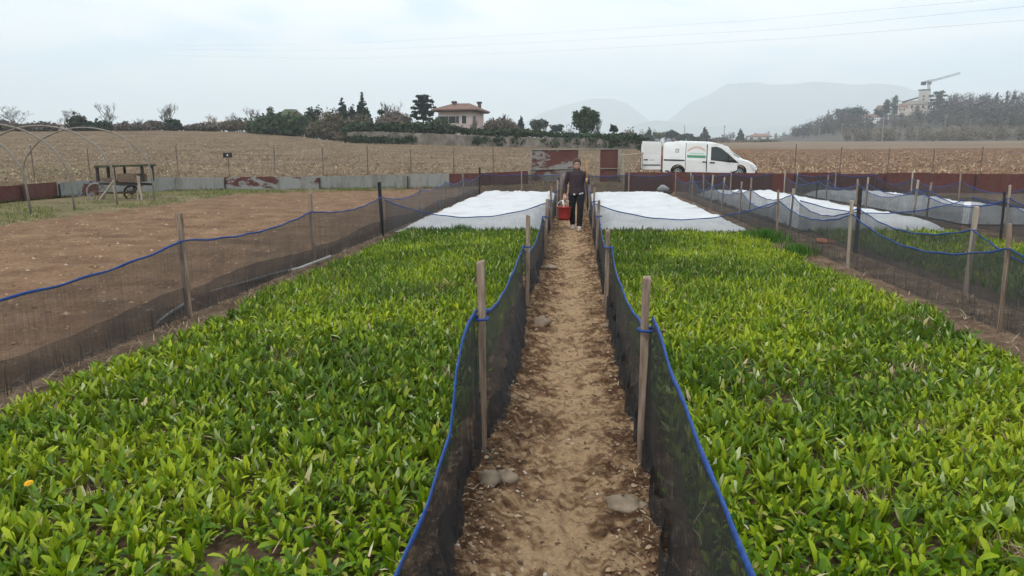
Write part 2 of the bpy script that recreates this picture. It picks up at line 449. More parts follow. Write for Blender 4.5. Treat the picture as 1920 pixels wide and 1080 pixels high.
# clods, grit and straw: nobody could count them
def scatter(name, pts, size, tints, mat, flat=0.6, kind='stuff', lift=0.3):
    """little irregular four- to six-sided lumps"""
    base = np.array([(1, 0, -0.3), (0.3, 0.95, -0.3), (-0.8, 0.6, -0.3), (-0.8, -0.6, -0.3), (0.3, -0.95, -0.3), (0.1, 0.05, 1.0)], float)
    fc = np.array([(0, 1, 5), (1, 2, 5), (2, 3, 5), (3, 4, 5), (4, 0, 5)])
    n = len(pts); w = RNG.uniform(0, 2 * math.pi, n)
    jit = RNG.uniform(0.65, 1.3, (n, 6, 1))
    v = base[None] * jit
    c, s_ = np.cos(w)[:, None], np.sin(w)[:, None]
    sx = RNG.uniform(0.7, 1.3, (n, 1))
    x = (v[..., 0] * c - v[..., 1] * s_) * size[:, None] * sx
    y = (v[..., 0] * s_ + v[..., 1] * c) * size[:, None] / sx
    z = v[..., 2] * size[:, None] * flat
    V = np.stack([x + pts[:, :1], y + pts[:, 1:2], z + pts[:, 2:3] + lift * size[:, None] * flat], -1)
    Fc = (fc[None] + 6 * np.arange(n)[:, None, None]).reshape(-1, 3)
    ti = np.repeat(tints, 6, 0)
    me = mesh_np(name, V.reshape(-1, 3), Fc, mat, False, ti)
    return tag(link(name, me), kind=kind)
def slivers(name, pts, length, width, tints, mat, tilt=0.35, kind='stuff'):
    """straws, dead blades: thin bent strips"""
    n = len(pts); w = RNG.uniform(0, 2 * math.pi, n); t = np.abs(RNG.normal(0, tilt, n))
    d = np.stack([np.cos(w) * np.cos(t), np.sin(w) * np.cos(t), np.sin(t)], -1)
    sd = np.stack([-np.sin(w), np.cos(w), np.zeros(n)], -1)
    mid = pts + d * length[:, None] * 0.5 + np.array([0, 0, 1]) * (length[:, None] * 0.06)
    end = pts + d * length[:, None]
    V = np.stack([pts - sd * width[:, None], pts + sd * width[:, None], mid - sd * width[:, None], mid + sd * width[:, None], end], 1)
    fc = np.array([(0, 1, 3), (0, 3, 2), (2, 3, 4)])
    Fc = (fc[None] + 5 * np.arange(n)[:, None, None]).reshape(-1, 3)
    me = mesh_np(name, V.reshape(-1, 3), Fc, mat, False, np.repeat(tints, 5, 0))
    return tag(link(name, me), kind=kind)
def pick(cols, n, w=None):
    cols = np.array(cols, float); i = RNG.choice(len(cols), n, p=w)
    return cols[i] * RNG.uniform(0.75, 1.2, (n, 1))
# on the path: crumbs, thicker at the edges
n = 15000
py_ = np.exp(RNG.uniform(math.log(2.0), math.log(26), n)); side = RNG.choice([-1, 1], n)
px_ = np.where(RNG.random(n) < 0.25, RNG.uniform(-0.5, 0.4, n), np.where(side < 0, -0.62 + np.abs(RNG.normal(0, 0.16, n)), 0.5 - np.abs(RNG.normal(0, 0.16, n))))
pz_ = path_z(px_, py_)
scatter('path_clods', np.stack([px_, py_, pz_], -1), np.minimum(np.abs(RNG.lognormal(-5.15, 0.55, n)), 0.02), pick([(0.15, 0.085, 0.05), (0.22, 0.135, 0.08), (0.34, 0.25, 0.16), (0.10, 0.06, 0.038)], n), M['tint'])
n = 130
py_ = np.exp(RNG.uniform(math.log(2.2), math.log(20), n)); px_ = RNG.uniform(-0.6, 0.5, n)
scatter('path_grit', np.stack([px_, py_, path_z(px_, py_)], -1), RNG.uniform(0.004, 0.014, n), pick([(0.40, 0.35, 0.29), (0.33, 0.27, 0.21), (0.48, 0.44, 0.38)], n), M['tint'])
n = 700
py_ = np.exp(RNG.uniform(math.log(2.2), math.log(24), n)); px_ = np.where(RNG.random(n) < 0.5, RNG.uniform(-0.75, -0.4, n), RNG.uniform(0.3, 0.62, n))
slivers('path_straw', np.stack([px_, py_, path_z(px_, py_) + 0.008], -1), RNG.uniform(0.03, 0.12, n), RNG.uniform(0.0012, 0.003, n), pick([(0.45, 0.36, 0.23), (0.28, 0.2, 0.12), (0.55, 0.47, 0.33)], n), M['tint'], 0.3)
# on the bare plot
n = 9000
py_ = np.exp(RNG.uniform(math.log(4.5), math.log(36), n)); px_ = RNG.uniform(-21, -4.4, n)
scatter('plot_clods', np.stack([px_, py_, plot_z(px_, py_)], -1), np.minimum(RNG.lognormal(-4.1, 0.5, n), 0.05), pick([(0.20, 0.115, 0.065), (0.28, 0.17, 0.10), (0.36, 0.24, 0.15), (0.15, 0.085, 0.05)], n), M['tint'])
n = 200
py_ = np.exp(RNG.uniform(math.log(4.5), math.log(34), n)); px_ = RNG.uniform(-18, -4.4, n)
scatter('plot_gravel', np.stack([px_, py_, plot_z(px_, py_)], -1), RNG.uniform(0.012, 0.035, n), pick([(0.36, 0.31, 0.25), (0.30, 0.24, 0.18)], n), M['tint'])
# foot of the bed edges: debris outside the outer nets
n = 2600
py_ = np.exp(RNG.uniform(math.log(4.0), math.log(17), n)); px_ = np.where(RNG.random(n) < 0.4, RNG.uniform(-4.35, -3.9, n), RNG.uniform(4.0, 5.3, n))
slivers('edge_litter', np.stack([px_, py_, garden_z(px_, py_) + 0.01], -1), RNG.uniform(0.04, 0.18, n), RNG.uniform(0.002, 0.005, n), pick([(0.30, 0.23, 0.15), (0.2, 0.14, 0.09), (0.42, 0.34, 0.23)], n), M['tint'], 0.35)
# the fields: stubble straw and turned clods
def field_pts(n, az0, az1, r0, r1, amp, sc, lift):
    az = RNG.uniform(az0, az1, n); r = np.exp(RNG.uniform(math.log(r0), math.log(r1), n))
    if az0 > 0: r = r / np.cos(az)
    x, y = np.sin(az) * r, np.cos(az) * r
    z = T(x, y) + lift + amp * (fbm(x * sc, y * sc, 5, 4, 0.6) - 0.5) + amp * 0.9 * (fbm(x * sc * 0.35, y * sc * 0.8, 9, 2) - 0.5)
    return np.stack([x, y, z], -1)
n = 26000
slivers('stubble_straw', field_pts(n, R(-45), AZS, 37, 110, 0.10, 1.7, 0.06), RNG.uniform(0.08, 0.26, n), RNG.uniform(0.008, 0.018, n), pick([(0.36, 0.28, 0.185), (0.27, 0.205, 0.13), (0.45, 0.37, 0.26), (0.19, 0.14, 0.09)], n), M['tint'], 0.5)
n = 11000
scatter('stubble_clods', field_pts(n, R(-45), AZS, 37, 100, 0.10, 1.7, 0.05), np.minimum(RNG.lognormal(-2.9, 0.5, n), 0.16), pick([(0.18, 0.13, 0.08), (0.12, 0.085, 0.052), (0.24, 0.18, 0.115)], n), M['tint'])
n = 17000
scatter('furrow_clods', field_pts(n, AZS, R(42), 38, 112, 0.16, 1.5, 0.05), np.minimum(RNG.lognormal(-2.7, 0.5, n), 0.2), pick([(0.14, 0.08, 0.043), (0.20, 0.12, 0.068), (0.095, 0.055, 0.03), (0.28, 0.19, 0.115)], n), M['tint'])
n = 9000
slivers('furrow_straw', field_pts(n, AZS, R(42), 38, 105, 0.16, 1.5, 0.07), RNG.uniform(0.08, 0.28, n), RNG.uniform(0.010, 0.024, n), pick([(0.5, 0.40, 0.27), (0.38, 0.27, 0.17), (0.62, 0.54, 0.40)], n), M['tint'], 0.5)

# the grass strip between the plot and the sheet fence
GB = [G(-420, 490), G(-150, 452), G(0, 430), G(120, 412), G(300, 390), G(440, 368), G(600, 362), G(760, 359)]
GW = [G(-420, 425), G(-150, 400), G(0, 389), G(110, 378), G(282, 364), G(440, 362.5), G(600, 360), G(760, 358)]
def grass_strip():
    nu, nv = 120, 30; vs = np.zeros((nu, nv, 3))
    for i in range(nu):
        u = i / (nu - 1) * (len(GB) - 1); k = min(int(u), len(GB) - 2); f = u - k
        a = GB[k].lerp(GB[k + 1], f); b = GW[k].lerp(GW[k + 1], f)
        for j in range(nv):
            p = a.lerp(b, j / (nv - 1)); vs[i, j] = (p.x, p.y, 0)
    vs[..., 2] = 0.095 + 0.05 * fbm(vs[..., 0] * 2, vs[..., 1] * 2, 71, 3)
    ed = np.minimum(1, np.minimum(np.arange(nv), 4) / 3.0)[None, :]
    vs[..., 2] = vs[..., 2] * ed + 0.03 * (1 - ed)
    return vs
gs = grass_strip()
M['turf'] = soil('thin_turf', (0.075, 0.075, 0.03), (0.135, 0.11, 0.055), (0.25, 0.19, 0.11), 0.9, 9, 0.6, 0.03)
tag(link('grass_strip', mesh_np('grass_strip', gs.reshape(-1, 3), grid_faces(120, 30), M['turf'], True)), kind='structure')
def blades(name, pts, h, w, tints, lean=0.5):
    n = len(pts); a = RNG.uniform(0, 2 * math.pi, n); l = np.abs(RNG.normal(0, lean, n))
    d = np.stack([np.cos(a), np.sin(a), np.zeros(n)], -1); sd = np.stack([-np.sin(a), np.cos(a), np.zeros(n)], -1)
    mid = pts + np.array([0, 0, 1]) * h[:, None] * 0.55 + d * (h * l * 0.3)[:, None]
    end = pts + np.array([0, 0, 1]) * (h * np.maximum(0.4, 1 - 0.3 * l))[:, None] + d * (h * l)[:, None]
    V = np.stack([pts - sd * w[:, None], pts + sd * w[:, None], mid - sd * w[:, None] * 0.8, mid + sd * w[:, None] * 0.8, end], 1)
    fc = np.array([(0, 1, 3), (0, 3, 2), (2, 3, 4)])
    Fc = (fc[None] + 5 * np.arange(n)[:, None, None]).reshape(-1, 3)
    return tag(link(name, mesh_np(name, V.reshape(-1, 3), Fc, M['tint_leaf'], False, np.repeat(tints, 5, 0))), kind='stuff')
def on_strip(n):
    fl = gs.reshape(-1, 3); i = RNG.integers(0, 119, n); j = RNG.integers(1, 29, n); u, v = RNG.random(n)[:, None], RNG.random(n)[:, None]
    return gs[i, j] * (1 - u) * (1 - v) + gs[i + 1, j] * u * (1 - v) + gs[i, j + 1] * (1 - u) * v + gs[i + 1, j + 1] * u * v
n = 30000
pp = on_strip(n); keep = fbm(pp[:, 0] * 0.8, pp[:, 1] * 0.8, 77, 3) + RNG.uniform(-0.12, 0.12, n) > 0.53; pp = pp[keep]; n = len(pp)
blades('grass', pp, RNG.uniform(0.03, 0.11, n), RNG.uniform(0.005, 0.010, n), pick([(0.11, 0.17, 0.035), (0.17, 0.20, 0.05), (0.27, 0.24, 0.10), (0.38, 0.32, 0.19)], n, [0.35, 0.35, 0.18, 0.12]), 0.6)
n = 9000
az_ = np.array([azel(q, 300)[0] for q in RNG.uniform(-200, 335, n)]); r_ = RNG.uniform(33.5, 50, n); x_, y_ = np.sin(az_) * r_, np.cos(az_) * r_
kp = fbm(x_ * 0.5, y_ * 0.5, 88, 3) > 0.5; x_, y_ = x_[kp], y_[kp]; n = len(x_)
blades('verge_grass', np.stack([x_, y_, T(x_, y_) + 0.03], -1), RNG.uniform(0.05, 0.16, n), RNG.uniform(0.008, 0.016, n), pick([(0.12, 0.15, 0.045), (0.20, 0.19, 0.08), (0.30, 0.25, 0.13)], n), 0.6)
# dead stems caught in the outer nets
n = 750
ys_ = np.exp(RNG.uniform(math.log(3.5), math.log(30), n)); s_ = RNG.random(n) < 0.45
xs2 = np.where(s_, -4.15 + RNG.normal(0, 0.06, n), 4.36 + RNG.normal(0, 0.06, n))
blades('dry_stems', np.stack([xs2, ys_, np.full(n, -0.01)], -1), RNG.uniform(0.08, 0.34, n), RNG.uniform(0.0015, 0.0035, n), pick([(0.05, 0.038, 0.028), (0.09, 0.068, 0.048), (0.16, 0.125, 0.085)], n), 0.12)
# tall green tufts at the far right corner of the right bed and thin grass at the fence feet
def tuft(name, c, rad, n, h0, h1, cols, w=None, wd=(0.004, 0.008)):
    a = RNG.uniform(0, 2 * math.pi, n); r = rad * np.abs(RNG.normal(0, 0.6, n))
    pts = np.stack([c[0] + r * np.cos(a), c[1] + r * np.sin(a) * 1.4, np.full(n, 0.0)], -1)
    return blades(name, pts, RNG.uniform(h0, h1, n), RNG.uniform(wd[0], wd[1], n), pick(cols, n, w), 0.5)
tuft('tall_grass', (3.9, 15.6), 0.42, 1100, 0.10, 0.30, [(0.045, 0.135, 0.012), (0.085, 0.20, 0.02)])
tuft('tall_grass', (4.0, 13.6), 0.35, 600, 0.08, 0.22, [(0.05, 0.14, 0.015), (0.09, 0.20, 0.025)])
tuft('tall_grass', (-2.55, 16.6), 0.3, 500, 0.1, 0.24, [(0.07, 0.19, 0.02), (0.11, 0.26, 0.03)])

# ------------------------------------------------------------------ sheet-metal fence round the garden
msheet, nts, bs = new_mat('painted_sheet_metal')
def sheet_metal(name, red_level, base):
    m, nt, b = new_mat(name)
    n = noise(nt, 0.8, 6, 0.62, stretch=(0.7, 0.7, 2.0), dist=0.5); n2 = noise(nt, 5, 5, 0.7)
    f = msock(nt, 'ADD', n.outputs['Fac'], msock(nt, 'MULTIPLY', msock(nt, 'SUBTRACT', n2.outputs['Fac'], 0.5), 0.18))
    fac = msock(nt, 'MULTIPLY', msock(nt, 'SUBTRACT', f, 1 - red_level), 40, True)
    rr = ramp(nt, [(0.3, (0.075, 0.022, 0.018)), (0.7, (0.125, 0.040, 0.033))]); nt.links.new(n2.outputs['Fac'], rr.inputs['Fac'])
    gg = ramp(nt, [(0.3, tuple(c * 0.85 for c in base)), (0.7, base)]); nt.links.new(n2.outputs['Fac'], gg.inputs['Fac'])
    n3 = noise(nt, 1.3, 5, 0.7, stretch=(2.2, 2.2, 0.5))            # streaks of grime
    dirt = msock(nt, 'MULTIPLY', msock(nt, 'SUBTRACT', n3.outputs['Fac'], 0.5), 3.0, True)
    nt.links.new(mixcol(nt, dirt, mixcol(nt, fac, gg.outputs['Color'], rr.outputs['Color']), (0.09, 0.07, 0.05)), b.inputs['Base Color'])
    b.inputs['Roughness'].default_value = 0.6
    return m
M['sheet_grey'] = sheet_metal('grey_sheet', 0.30, (0.26, 0.265, 0.245))
M['sheet_patched'] = sheet_metal('patched_sheet', 0.46, (0.28, 0.285, 0.27))
M['sheet_mixed'] = sheet_metal('mixed_sheet', 0.45, (0.25, 0.27, 0.26))
M['sheet_red'] = sheet_metal('red_sheet', 0.85, (0.26, 0.20, 0.19))
def sheet_fence(name, pts, h, mats, label, step=2.0):
    root = empty(name, pts[0]); tag(root, label, 'fence')
    dist = [0]
    for a, b in zip(pts, pts[1:]): dist.append(dist[-1] + (b - a).length)
    def P(s):
        for i in range(len(pts) - 1):
            if s <= dist[i + 1] or i == len(pts) - 2:
                return pts[i].lerp(pts[i + 1], (s - dist[i]) / (dist[i + 1] - dist[i]))
    n = max(1, round(dist[-1] / step)); k = 0
    for i in range(n):
        a, b = P(dist[-1] * i / n), P(dist[-1] * (i + 1) / n)
        d = (b - a); L = d.length; d.normalize(); nn = Vector((-d.y, d.x, 0))
        off = nn * (0.012 if i % 2 else 0.0)
        hh = h * random.uniform(0.97, 1.04)
        nu = 9; m = MB(); vs = []
        for j in range(nu):
            u = j / (nu - 1); p = a.lerp(b, u) - root.location + off + nn * 0.018 * math.sin(u * 9 + i) - d * 0.02 * (1 if j == 0 else 0)
            zz = T(a.lerp(b, u).x, a.lerp(b, u).y)
            for q, (z_, o_) in enumerate(((-0.05, 0), (hh, 0), (hh, 0.014), (-0.05, 0.014))):
                v = p + nn * o_; vs.append((v.x, v.y, float(zz) + z_ + 0.01 * math.sin(3 * u + i)))
        fs = [(j * 4 + q, j * 4 + (q + 1) % 4, (j + 1) * 4 + (q + 1) % 4, (j + 1) * 4 + q) for j in range(nu - 1) for q in range(4)]
        fs += [(0, 3, 2, 1), tuple((nu - 1) * 4 + q for q in range(4))]
        m.add(vs, fs)
        mat = mats(i, P(dist[-1] * (i + 0.5) / n))
        m.build('metal_sheet', mat, root)
        if i % 2 == 0:
            q = a - root.location; MB().box((q.x - nn.x * 0.05, q.y - nn.y * 0.05, float(T(a.x, a.y)) + h * 0.42), (0.05, 0.05, h * 0.95)).build('fence_post', M['post_dark'], root)
    return root
def px_of(p):
    q = CAMM.transposed() @ (Vector(p) - cam.location)
    return 960 + q.x / -q.z * F, 540 - q.y / -q.z * F
SWL = [G(-420, 424), G(-150, 400), G(0, 388), G(110, 377)]
SWM = [G(112, 377), G(282, 363.5), G(440, 361.5), G(640, 358.5), G(990, 353)]
SWR = [Vector((on_y(1172, 350, 36.0).x, 36.0, 0)), Vector((8.0, 36.0, 0)), Vector((16.0, 36.0, 0)), Vector((34.0, 36.0, 0))]
def ml(i, p): return M['sheet_red'] if px_of(p)[0] < 92 else M['sheet_mixed']
def mm(i, p):
    x = px_of(p)[0]
    return M['sheet_mixed'] if x < 180 else M['sheet_grey'] if x < 425 else M['sheet_patched'] if x < 600 else M['sheet_grey'] if x < 780 else M['sheet_patched'] if x < 840 else M['sheet_red']
sheet_fence('sheet_metal_fence', SWL, 0.70, ml, 'low dark red sheet metal fence behind the bare hoops')
sheet_fence('sheet_metal_fence', SWM, 0.70, mm, 'low grey sheet metal fence with flaking red patches along the stubble field')
sheet_fence('sheet_metal_fence', SWR, 0.86, lambda i, p: M['sheet_red'], 'low dark red sheet metal fence in front of the white van')

# weeds along the foot of the sheet fences
n = 7000
u_ = RNG.random(n); L_ = SWL + SWM; k_ = np.minimum((u_ * (len(L_) - 1)).astype(int), len(L_) - 2); f_ = u_ * (len(L_) - 1) - k_
P0 = np.array([tuple(q) for q in L_]); wp = P0[k_] * (1 - f_[:, None]) + P0[k_ + 1] * f_[:, None]
wp[:, 1] -= np.abs(RNG.normal(0, 0.18, n)) + 0.03; kp = fbm(wp[:, 0] * 0.7, wp[:, 1] * 0.7, 99, 3) > 0.44; wp = wp[kp]; n = len(wp); wp[:, 2] = 0.05
blades('fence_weeds', wp, RNG.uniform(0.05, 0.24, n), RNG.uniform(0.006, 0.014, n), pick([(0.10, 0.13, 0.04), (0.17, 0.15, 0.07), (0.24, 0.19, 0.10), (0.07, 0.10, 0.03)], n), 0.5)
# ------------------------------------------------------------------ gate
def gate():
    y = G(1080, 352).y
    def q(px, py): return on_y(px, py, y)
    a, b = q(996, 355), q(1160, 355); zt = q(1080, 280).z
    root = empty('metal_gate', (a.x, y, 0)); tag(root, 'tall pipe gate with one wide grey and red sheet and a narrow red one', 'gate')
    W = b.x - a.x; p = MB()
    def bar(p0, p1, r_=0.028): return MB().tube([p0, p1], r_, 8)
    xl, xm, xr0 = 0, q(1083, 300).x - a.x, q(1126, 300).x - a.x
    for nme, s in (('gate_post', bar((0, 0, 0), (0, 0, zt), 0.04)), ('gate_post', bar((W, 0, 0), (W, 0, zt + 0.02), 0.075)), ('top_rail', bar((0, 0, zt - 0.03), (W, 0, zt))),
                   ('cross_rail', bar((0, -0.03, zt * 0.47), (xm, -0.03, zt * 0.5))), ('cross_rail', bar((xr0, -0.03, zt * 0.5), (W, -0.03, zt * 0.5)))):
        s.build(nme, M['pipe'], root, True)
    MB().box(((xl + xm) / 2 + 0.03, 0.03, zt * 0.52), (xm - xl, 0.012, zt * 0.92)).build('sheet', M['sheet_gate'], root)
    tag(MB().box(((xr0 + W) / 2 - 0.05, 0.03, zt * 0.5), (W - xr0 - 0.06, 0.012, zt * 0.97)).build('sheet', M['sheet_red'], root), 'narrow dark red gate sheet')
M['sheet_gate'] = sheet_metal('gate_sheet', 0.51, (0.25, 0.24, 0.225))
gate()
# pale timber barrier between gate and van
y = G(1080, 352).y + 1.6
def yb(px, py): return on_y(px, py, y)
root = empty('timber_barrier', (yb(1166, 330).x, y, 0)); tag(root, 'pale timber rail barrier with diagonal braces between gate and van', 'barrier')
for nme, p0, p1, r_ in (('top_rail', (1164, 292), (1207, 287), 0.04), ('brace', (1168, 288), (1200, 335), 0.03), ('brace', (1203, 290), (1180, 335), 0.025), ('barrier_post', (1168, 288), (1169, 350), 0.04), ('barrier_post', (1204, 286), (1205, 350), 0.04)):
    a, b = yb(*p0), yb(*p1)
    MB().tube([a - root.location, b - root.location], r_, 6).build(nme, M['post_pale'], root)
# brace poles left of the gate
for i, (p0, p1, lb) in enumerate(((((925, 345)), (993, 288), 'thin pole leaning up to the gate, the steeper brace'), ((965, 325), (995, 297), 'short thin pole leaning against the left gate post'))):
    a, b = on_y(*p0, G(1080, 352).y + 0.5), on_y(*p1, G(1080, 352).y + 0.5)
    o = MB().tube([Vector((0, 0, 0)), b - a], 0.022, 6).build('brace_pole', M['post_pale'], None, loc=a); tag(o, lb, 'pole')

# ------------------------------------------------------------------ wire fence in front of the fields
def wire_fence(name, pxs, r_, h, label):
    pts = [stand(p, r_) for p in pxs]
    root = empty(name, pts[0]); tag(root, label, 'fence')
    for p in pts:
        q = p - root.location; hh = h * random.uniform(0.9, 1.08)
        MB().tube([(q.x, q.y, q.z - 0.1), (q.x + random.uniform(-0.04, 0.04), q.y, q.z + hh)], 0.026, 6).build('fence_pole', M['pole'], root)
    for k in (0.5, 0.9):
        MB().tube([p - root.location + Vector((0, 0, h * k)) for p in pts], 0.004, 4).build('wire', M['steel'], root)
M['pole'] = noisy('rusty_pole', [(0.3, (0.08, 0.065, 0.055)), (0.7, (0.17, 0.14, 0.12))], 8, 0.85)
wire_fence('wire_fence', [60, 165, 331, 514, 605, 688, 770, 850, 925], 41.5, 1.55, 'row of thin fence poles along the near edge of the stubble field')
wire_fence('wire_fence', [1493, 1577, 1667, 1751, 1842, 1930, 2020], 46, 1.65, 'row of thin fence poles along the near edge of the brown field')
# little dark sign on a pole
p = stand(427, 41.0)
root = empty('sign_post', p); tag(root, 'small dark sign with a pale mark on a thin pole in the stubble', 'sign')
zt = AT(427, 291, 41.0).z - p.z
MB().tube([(0, 0, -0.1), (0, 0, zt)], 0.02, 6).build('sign_pole', M['pole'], root)
sb = MB().box((0, -0.03, zt), (0.48, 0.025, 0.24)).build('sign_board', M['black'], root, bevel=0.008)
MB().box((0, -0.047, zt), (0.07, 0.006, 0.10)).build('sign_mark', M['white_cloth'], sb)

# ================================================================== NET FENCES
def stake(root, base, h, w, mat, lean=(0, 0), taper=1.0, label=None, name='stake'):
    """a split wooden stake, rougher than a box"""
    m = MB(); n = 6; vs = []
    hx, hy = w / 2, w / 2 * random.uniform(0.7, 1.0)
    for i in range(n + 1):
        u = i / n; k = taper + (1 - taper) * u
        jx, jy = random.uniform(-0.06, 0.06) * w, random.uniform(-0.06, 0.06) * w
        cx, cy = lean[0] * u * h + jx, lean[1] * u * h + jy
        z = -0.12 + (h + 0.12) * u
        for sx, sy in ((-1, -1), (1, -1), (1, 1), (-1, 1)):
            vs.append((base[0] + cx + sx * hx * k * random.uniform(0.88, 1.08), base[1] + cy + sy * hy * k * random.uniform(0.88, 1.08), base[2] + z + (random.uniform(-0.012, 0.012) if i == n else 0)))
    fs = [(i * 4 + q, i * 4 + (q + 1) % 4, (i + 1) * 4 + (q + 1) % 4, (i + 1) * 4 + q) for i in range(n) for q in range(4)]
    fs += [(0, 3, 2, 1), tuple(n * 4 + q for q in range(4))]
    m.add(vs, fs); o = m.build(name, mat, root, bevel=0.004)
    if label: o['label'] = label
    return o
def span(root, a, b, ta, tb, sag, mat, side=(0, 0), top=None, seed=0, hem=True, fold=0.025, rope_r=0.008, foot=None, skirt=True):
    """one net panel from post a to post b (ground points) hanging on its hem rope"""
    L = (Vector(b) - Vector(a)).length; nu = max(8, int(L / 0.10)); nu = min(nu, 44); nv = 12
    d = (Vector(b) - Vector(a)); d.z = 0; d.normalize(); nn = Vector((-d.y, d.x, 0))
    o0 = root.location; us = np.linspace(0, 1, nu); rope = []
    V = np.zeros((nu, nv, 3)); V2 = np.zeros((nu, 5, 3))
    for i, u in enumerate(us):
        g = Vector(a).lerp(Vector(b), u)
        if top is not None:                    # measured rope: list of (u, height, sideways)
            zt = float(np.interp(u, [t[0] for t in top], [t[1] for t in top])); sd = float(np.interp(u, [t[0] for t in top], [t[2] for t in top]))
        else:
            k = 4 * u * (1 - u); zt = ta + (tb - ta) * u - sag * k; sd = (side[0] + (side[1] - side[0]) * u) * k
        zt += 0.006 * math.sin(u * L * 9 + seed)
        f_off = 0.0 if foot is None else float(np.interp(u, [t[0] for t in foot], [t[1] for t in foot]))
        for j in range(nv):
            v = j / (nv - 1)                    # 0 foot, 1 hem
            wob = fold * (vnoise(np.array([u * L * 2.6 + seed]), np.array([v * 1.6 + seed]), 3)[0] - 0.5) * 2 * (1 - 0.8 * v)
            wob += fold * 0.5 * math.sin(u * L * 17 + seed * 2.1 + v) * (1 - v) * 0.6
            off = sd * v ** 1.3 + wob + f_off * (1 - v) ** 1.5
            p = g + nn * off
            V[i, j] = (p.x - o0.x, p.y - o0.y, 0.005 + (zt - 0.005) * v)
        for j in range(5):
            v = j / 4; hh = 0.27 + 0.045 * math.sin(u * L * 1.3 + seed)
            off = 0.02 + fold * 0.6 * math.sin(u * L * 11 + seed) + f_off * (1 - v * hh / max(zt, .3)) ** 1.5 + sd * (v * hh / max(zt, .3)) ** 1.3
            p = g + nn * off
            V2[i, j] = (p.x - o0.x, p.y - o0.y, 0.006 + min(hh, zt * 0.8) * v)
        p = g + nn * sd; rope.append(Vector((p.x - o0.x, p.y - o0.y, zt)))
    verts, faces = V.reshape(-1, 3), grid_faces(nu, nv)
    if skirt:
        verts = np.concatenate([verts, V2.reshape(-1, 3)]); faces = np.concatenate([faces, grid_faces(nu, 5) + nu * nv])
    link('net_panel', mesh_np('net_panel', verts, faces, mat, True), root)
    if hem: MB().tube(rope, [rope_r * (0.7 + 0.6 * float(vnoise(np.array([i * 0.5 + seed]), np.array([0.3]), 8)[0])) for i in range(len(rope))], 6, squash=(0.55, 1.5)).build('hem_rope', M['rope'], root, True)
def side_fence(x, ys, label, h=1.02, tie=0.78, sag=0.22, mat=None, w=0.044, post=None, tops=None, sided=0.0, mats=None, jitter=0.05, rope_r=0.008, foots=None, skirt=True, fold=0.025, proud=0.0):
    root = empty('net_fence', (x, ys[0], 0)); tag(root, label, 'fence', 'black net fences round the beds')
    pts, ties = [], []
    for i, yv in enumerate(ys):
        xx = x + random.uniform(-jitter, jitter); pts.append(Vector((xx, yv, 0)))
        ties.append(tie * random.uniform(0.94, 1.05))
        hh, ww, mt, tp, ln, lb = (post or {}).get(i, (h * random.uniform(0.93, 1.08), w * random.uniform(0.85, 1.15), (mats or [M['post']])[i % len(mats or [1])], 1.0, (random.uniform(-0.05, 0.05), random.uniform(-0.03, 0.03)), None))
        if hh: stake(root, (xx - x + proud, yv - ys[0], 0), hh, ww, mt, ln, tp, lb)
        th = tops[i][0][1] if tops and i in tops else tops[i - 1][-1][1] if tops and i - 1 in tops else ties[-1]
        if hh: MB().ring((xx - x + proud * 0.7 + ln[0] * th, yv - ys[0], th - 0.005), ww * 0.66 + abs(proud) * 0.4, rope_r * 0.7, 'z', 10, 5).build('rope_tie', M['rope'], root, True)
    for i in range(len(ys) - 1):
        tp = (tops or {}).get(i)
        span(root, pts[i], pts[i + 1], ties[i], ties[i + 1], sag * random.uniform(0.75, 1.2), mat or M['net'], (sided, sided), tp, seed=i * 3.7 + x, rope_r=rope_r, foot=(foots or {}).get(i), skirt=skirt, fold=fold)
    return root
def rope_from_pixels(pix, x, y0, y1, sgn=1):
    """hem heights read in the fence's own vertical plane; u runs from y0 to y1"""
    out = []
    for px, py in pix:
        p = on_x(px, py, x); out.append(((p.y - y0) / (y1 - y0), p.z, 0.0))
    return sorted(out)
# the two fences that line the path
BY = [-0.2, 4.0, 8.05, 12.15, 16.3, 20.4, 24.5, 28.6, 32.4]
tB = {0: rope_from_pixels([(745, 1075), (800, 950), (848, 800), (851, 720), (866, 645), (880, 602)], -0.53, BY[0], BY[1]),
      1: [(0, 0.86, 0), (0.10, 0.80, 0.0), (0.3, 0.66, 0.03), (0.5, 0.62, 0.03), (0.75, 0.66, 0.02), (1, 0.76, 0)]}
side_fence(-0.53, BY, 'black net fence with blue hem along the left side of the path', tie=0.76, sag=0.2, jitter=0.02, fold=0.04, proud=0.045, tops=tB, rope_r=0.0105, foots={0: [(0, -0.12), (0.72, -0.10), (0.88, -0.02), (1, 0.0)], 1: [(0, 0.0), (0.09, -0.12), (0.6, -0.15), (1, -0.04)], 2: [(0, -0.04), (0.5, -0.10), (1, -0.02)]},
           post={0: (1.1, 0.05, M['post'], 1.0, (0, 0), None), 1: (1.17, 0.047, M['post'], 0.45, (-0.015, 0), None)})
CY = [-0.2, 3.85, 7.75, 11.7, 15.6, 19.6, 23.6, 27.8, 32.4]
tC = {0: rope_from_pixels([(1400, 1070), (1330, 900), (1290, 790), (1252, 690), (1230, 614)], 0.41, CY[0], CY[1]),
      1: [(0, 0.85, 0), (0.2, 0.68, -0.03), (0.5, 0.58, -0.03), (0.8, 0.66, 0), (1, 0.80, 0)]}
side_fence(0.41, CY, 'black net fence with blue hem along the right side of the path', tie=0.76, sag=0.2, jitter=0.02, fold=0.04, proud=-0.045, tops=tC, rope_r=0.0105, foots={0: [(0, 0.05), (0.72, 0.03), (0.9, 0.0), (1, 0.0)], 1: [(0, 0.0), (0.4, 0.04), (1, 0.0)]},
           post={0: (1.1, 0.05, M['post'], 1.0, (0, 0), None), 1: (1.12, 0.045, M['post'], 0.6, (0.005, 0), None)})
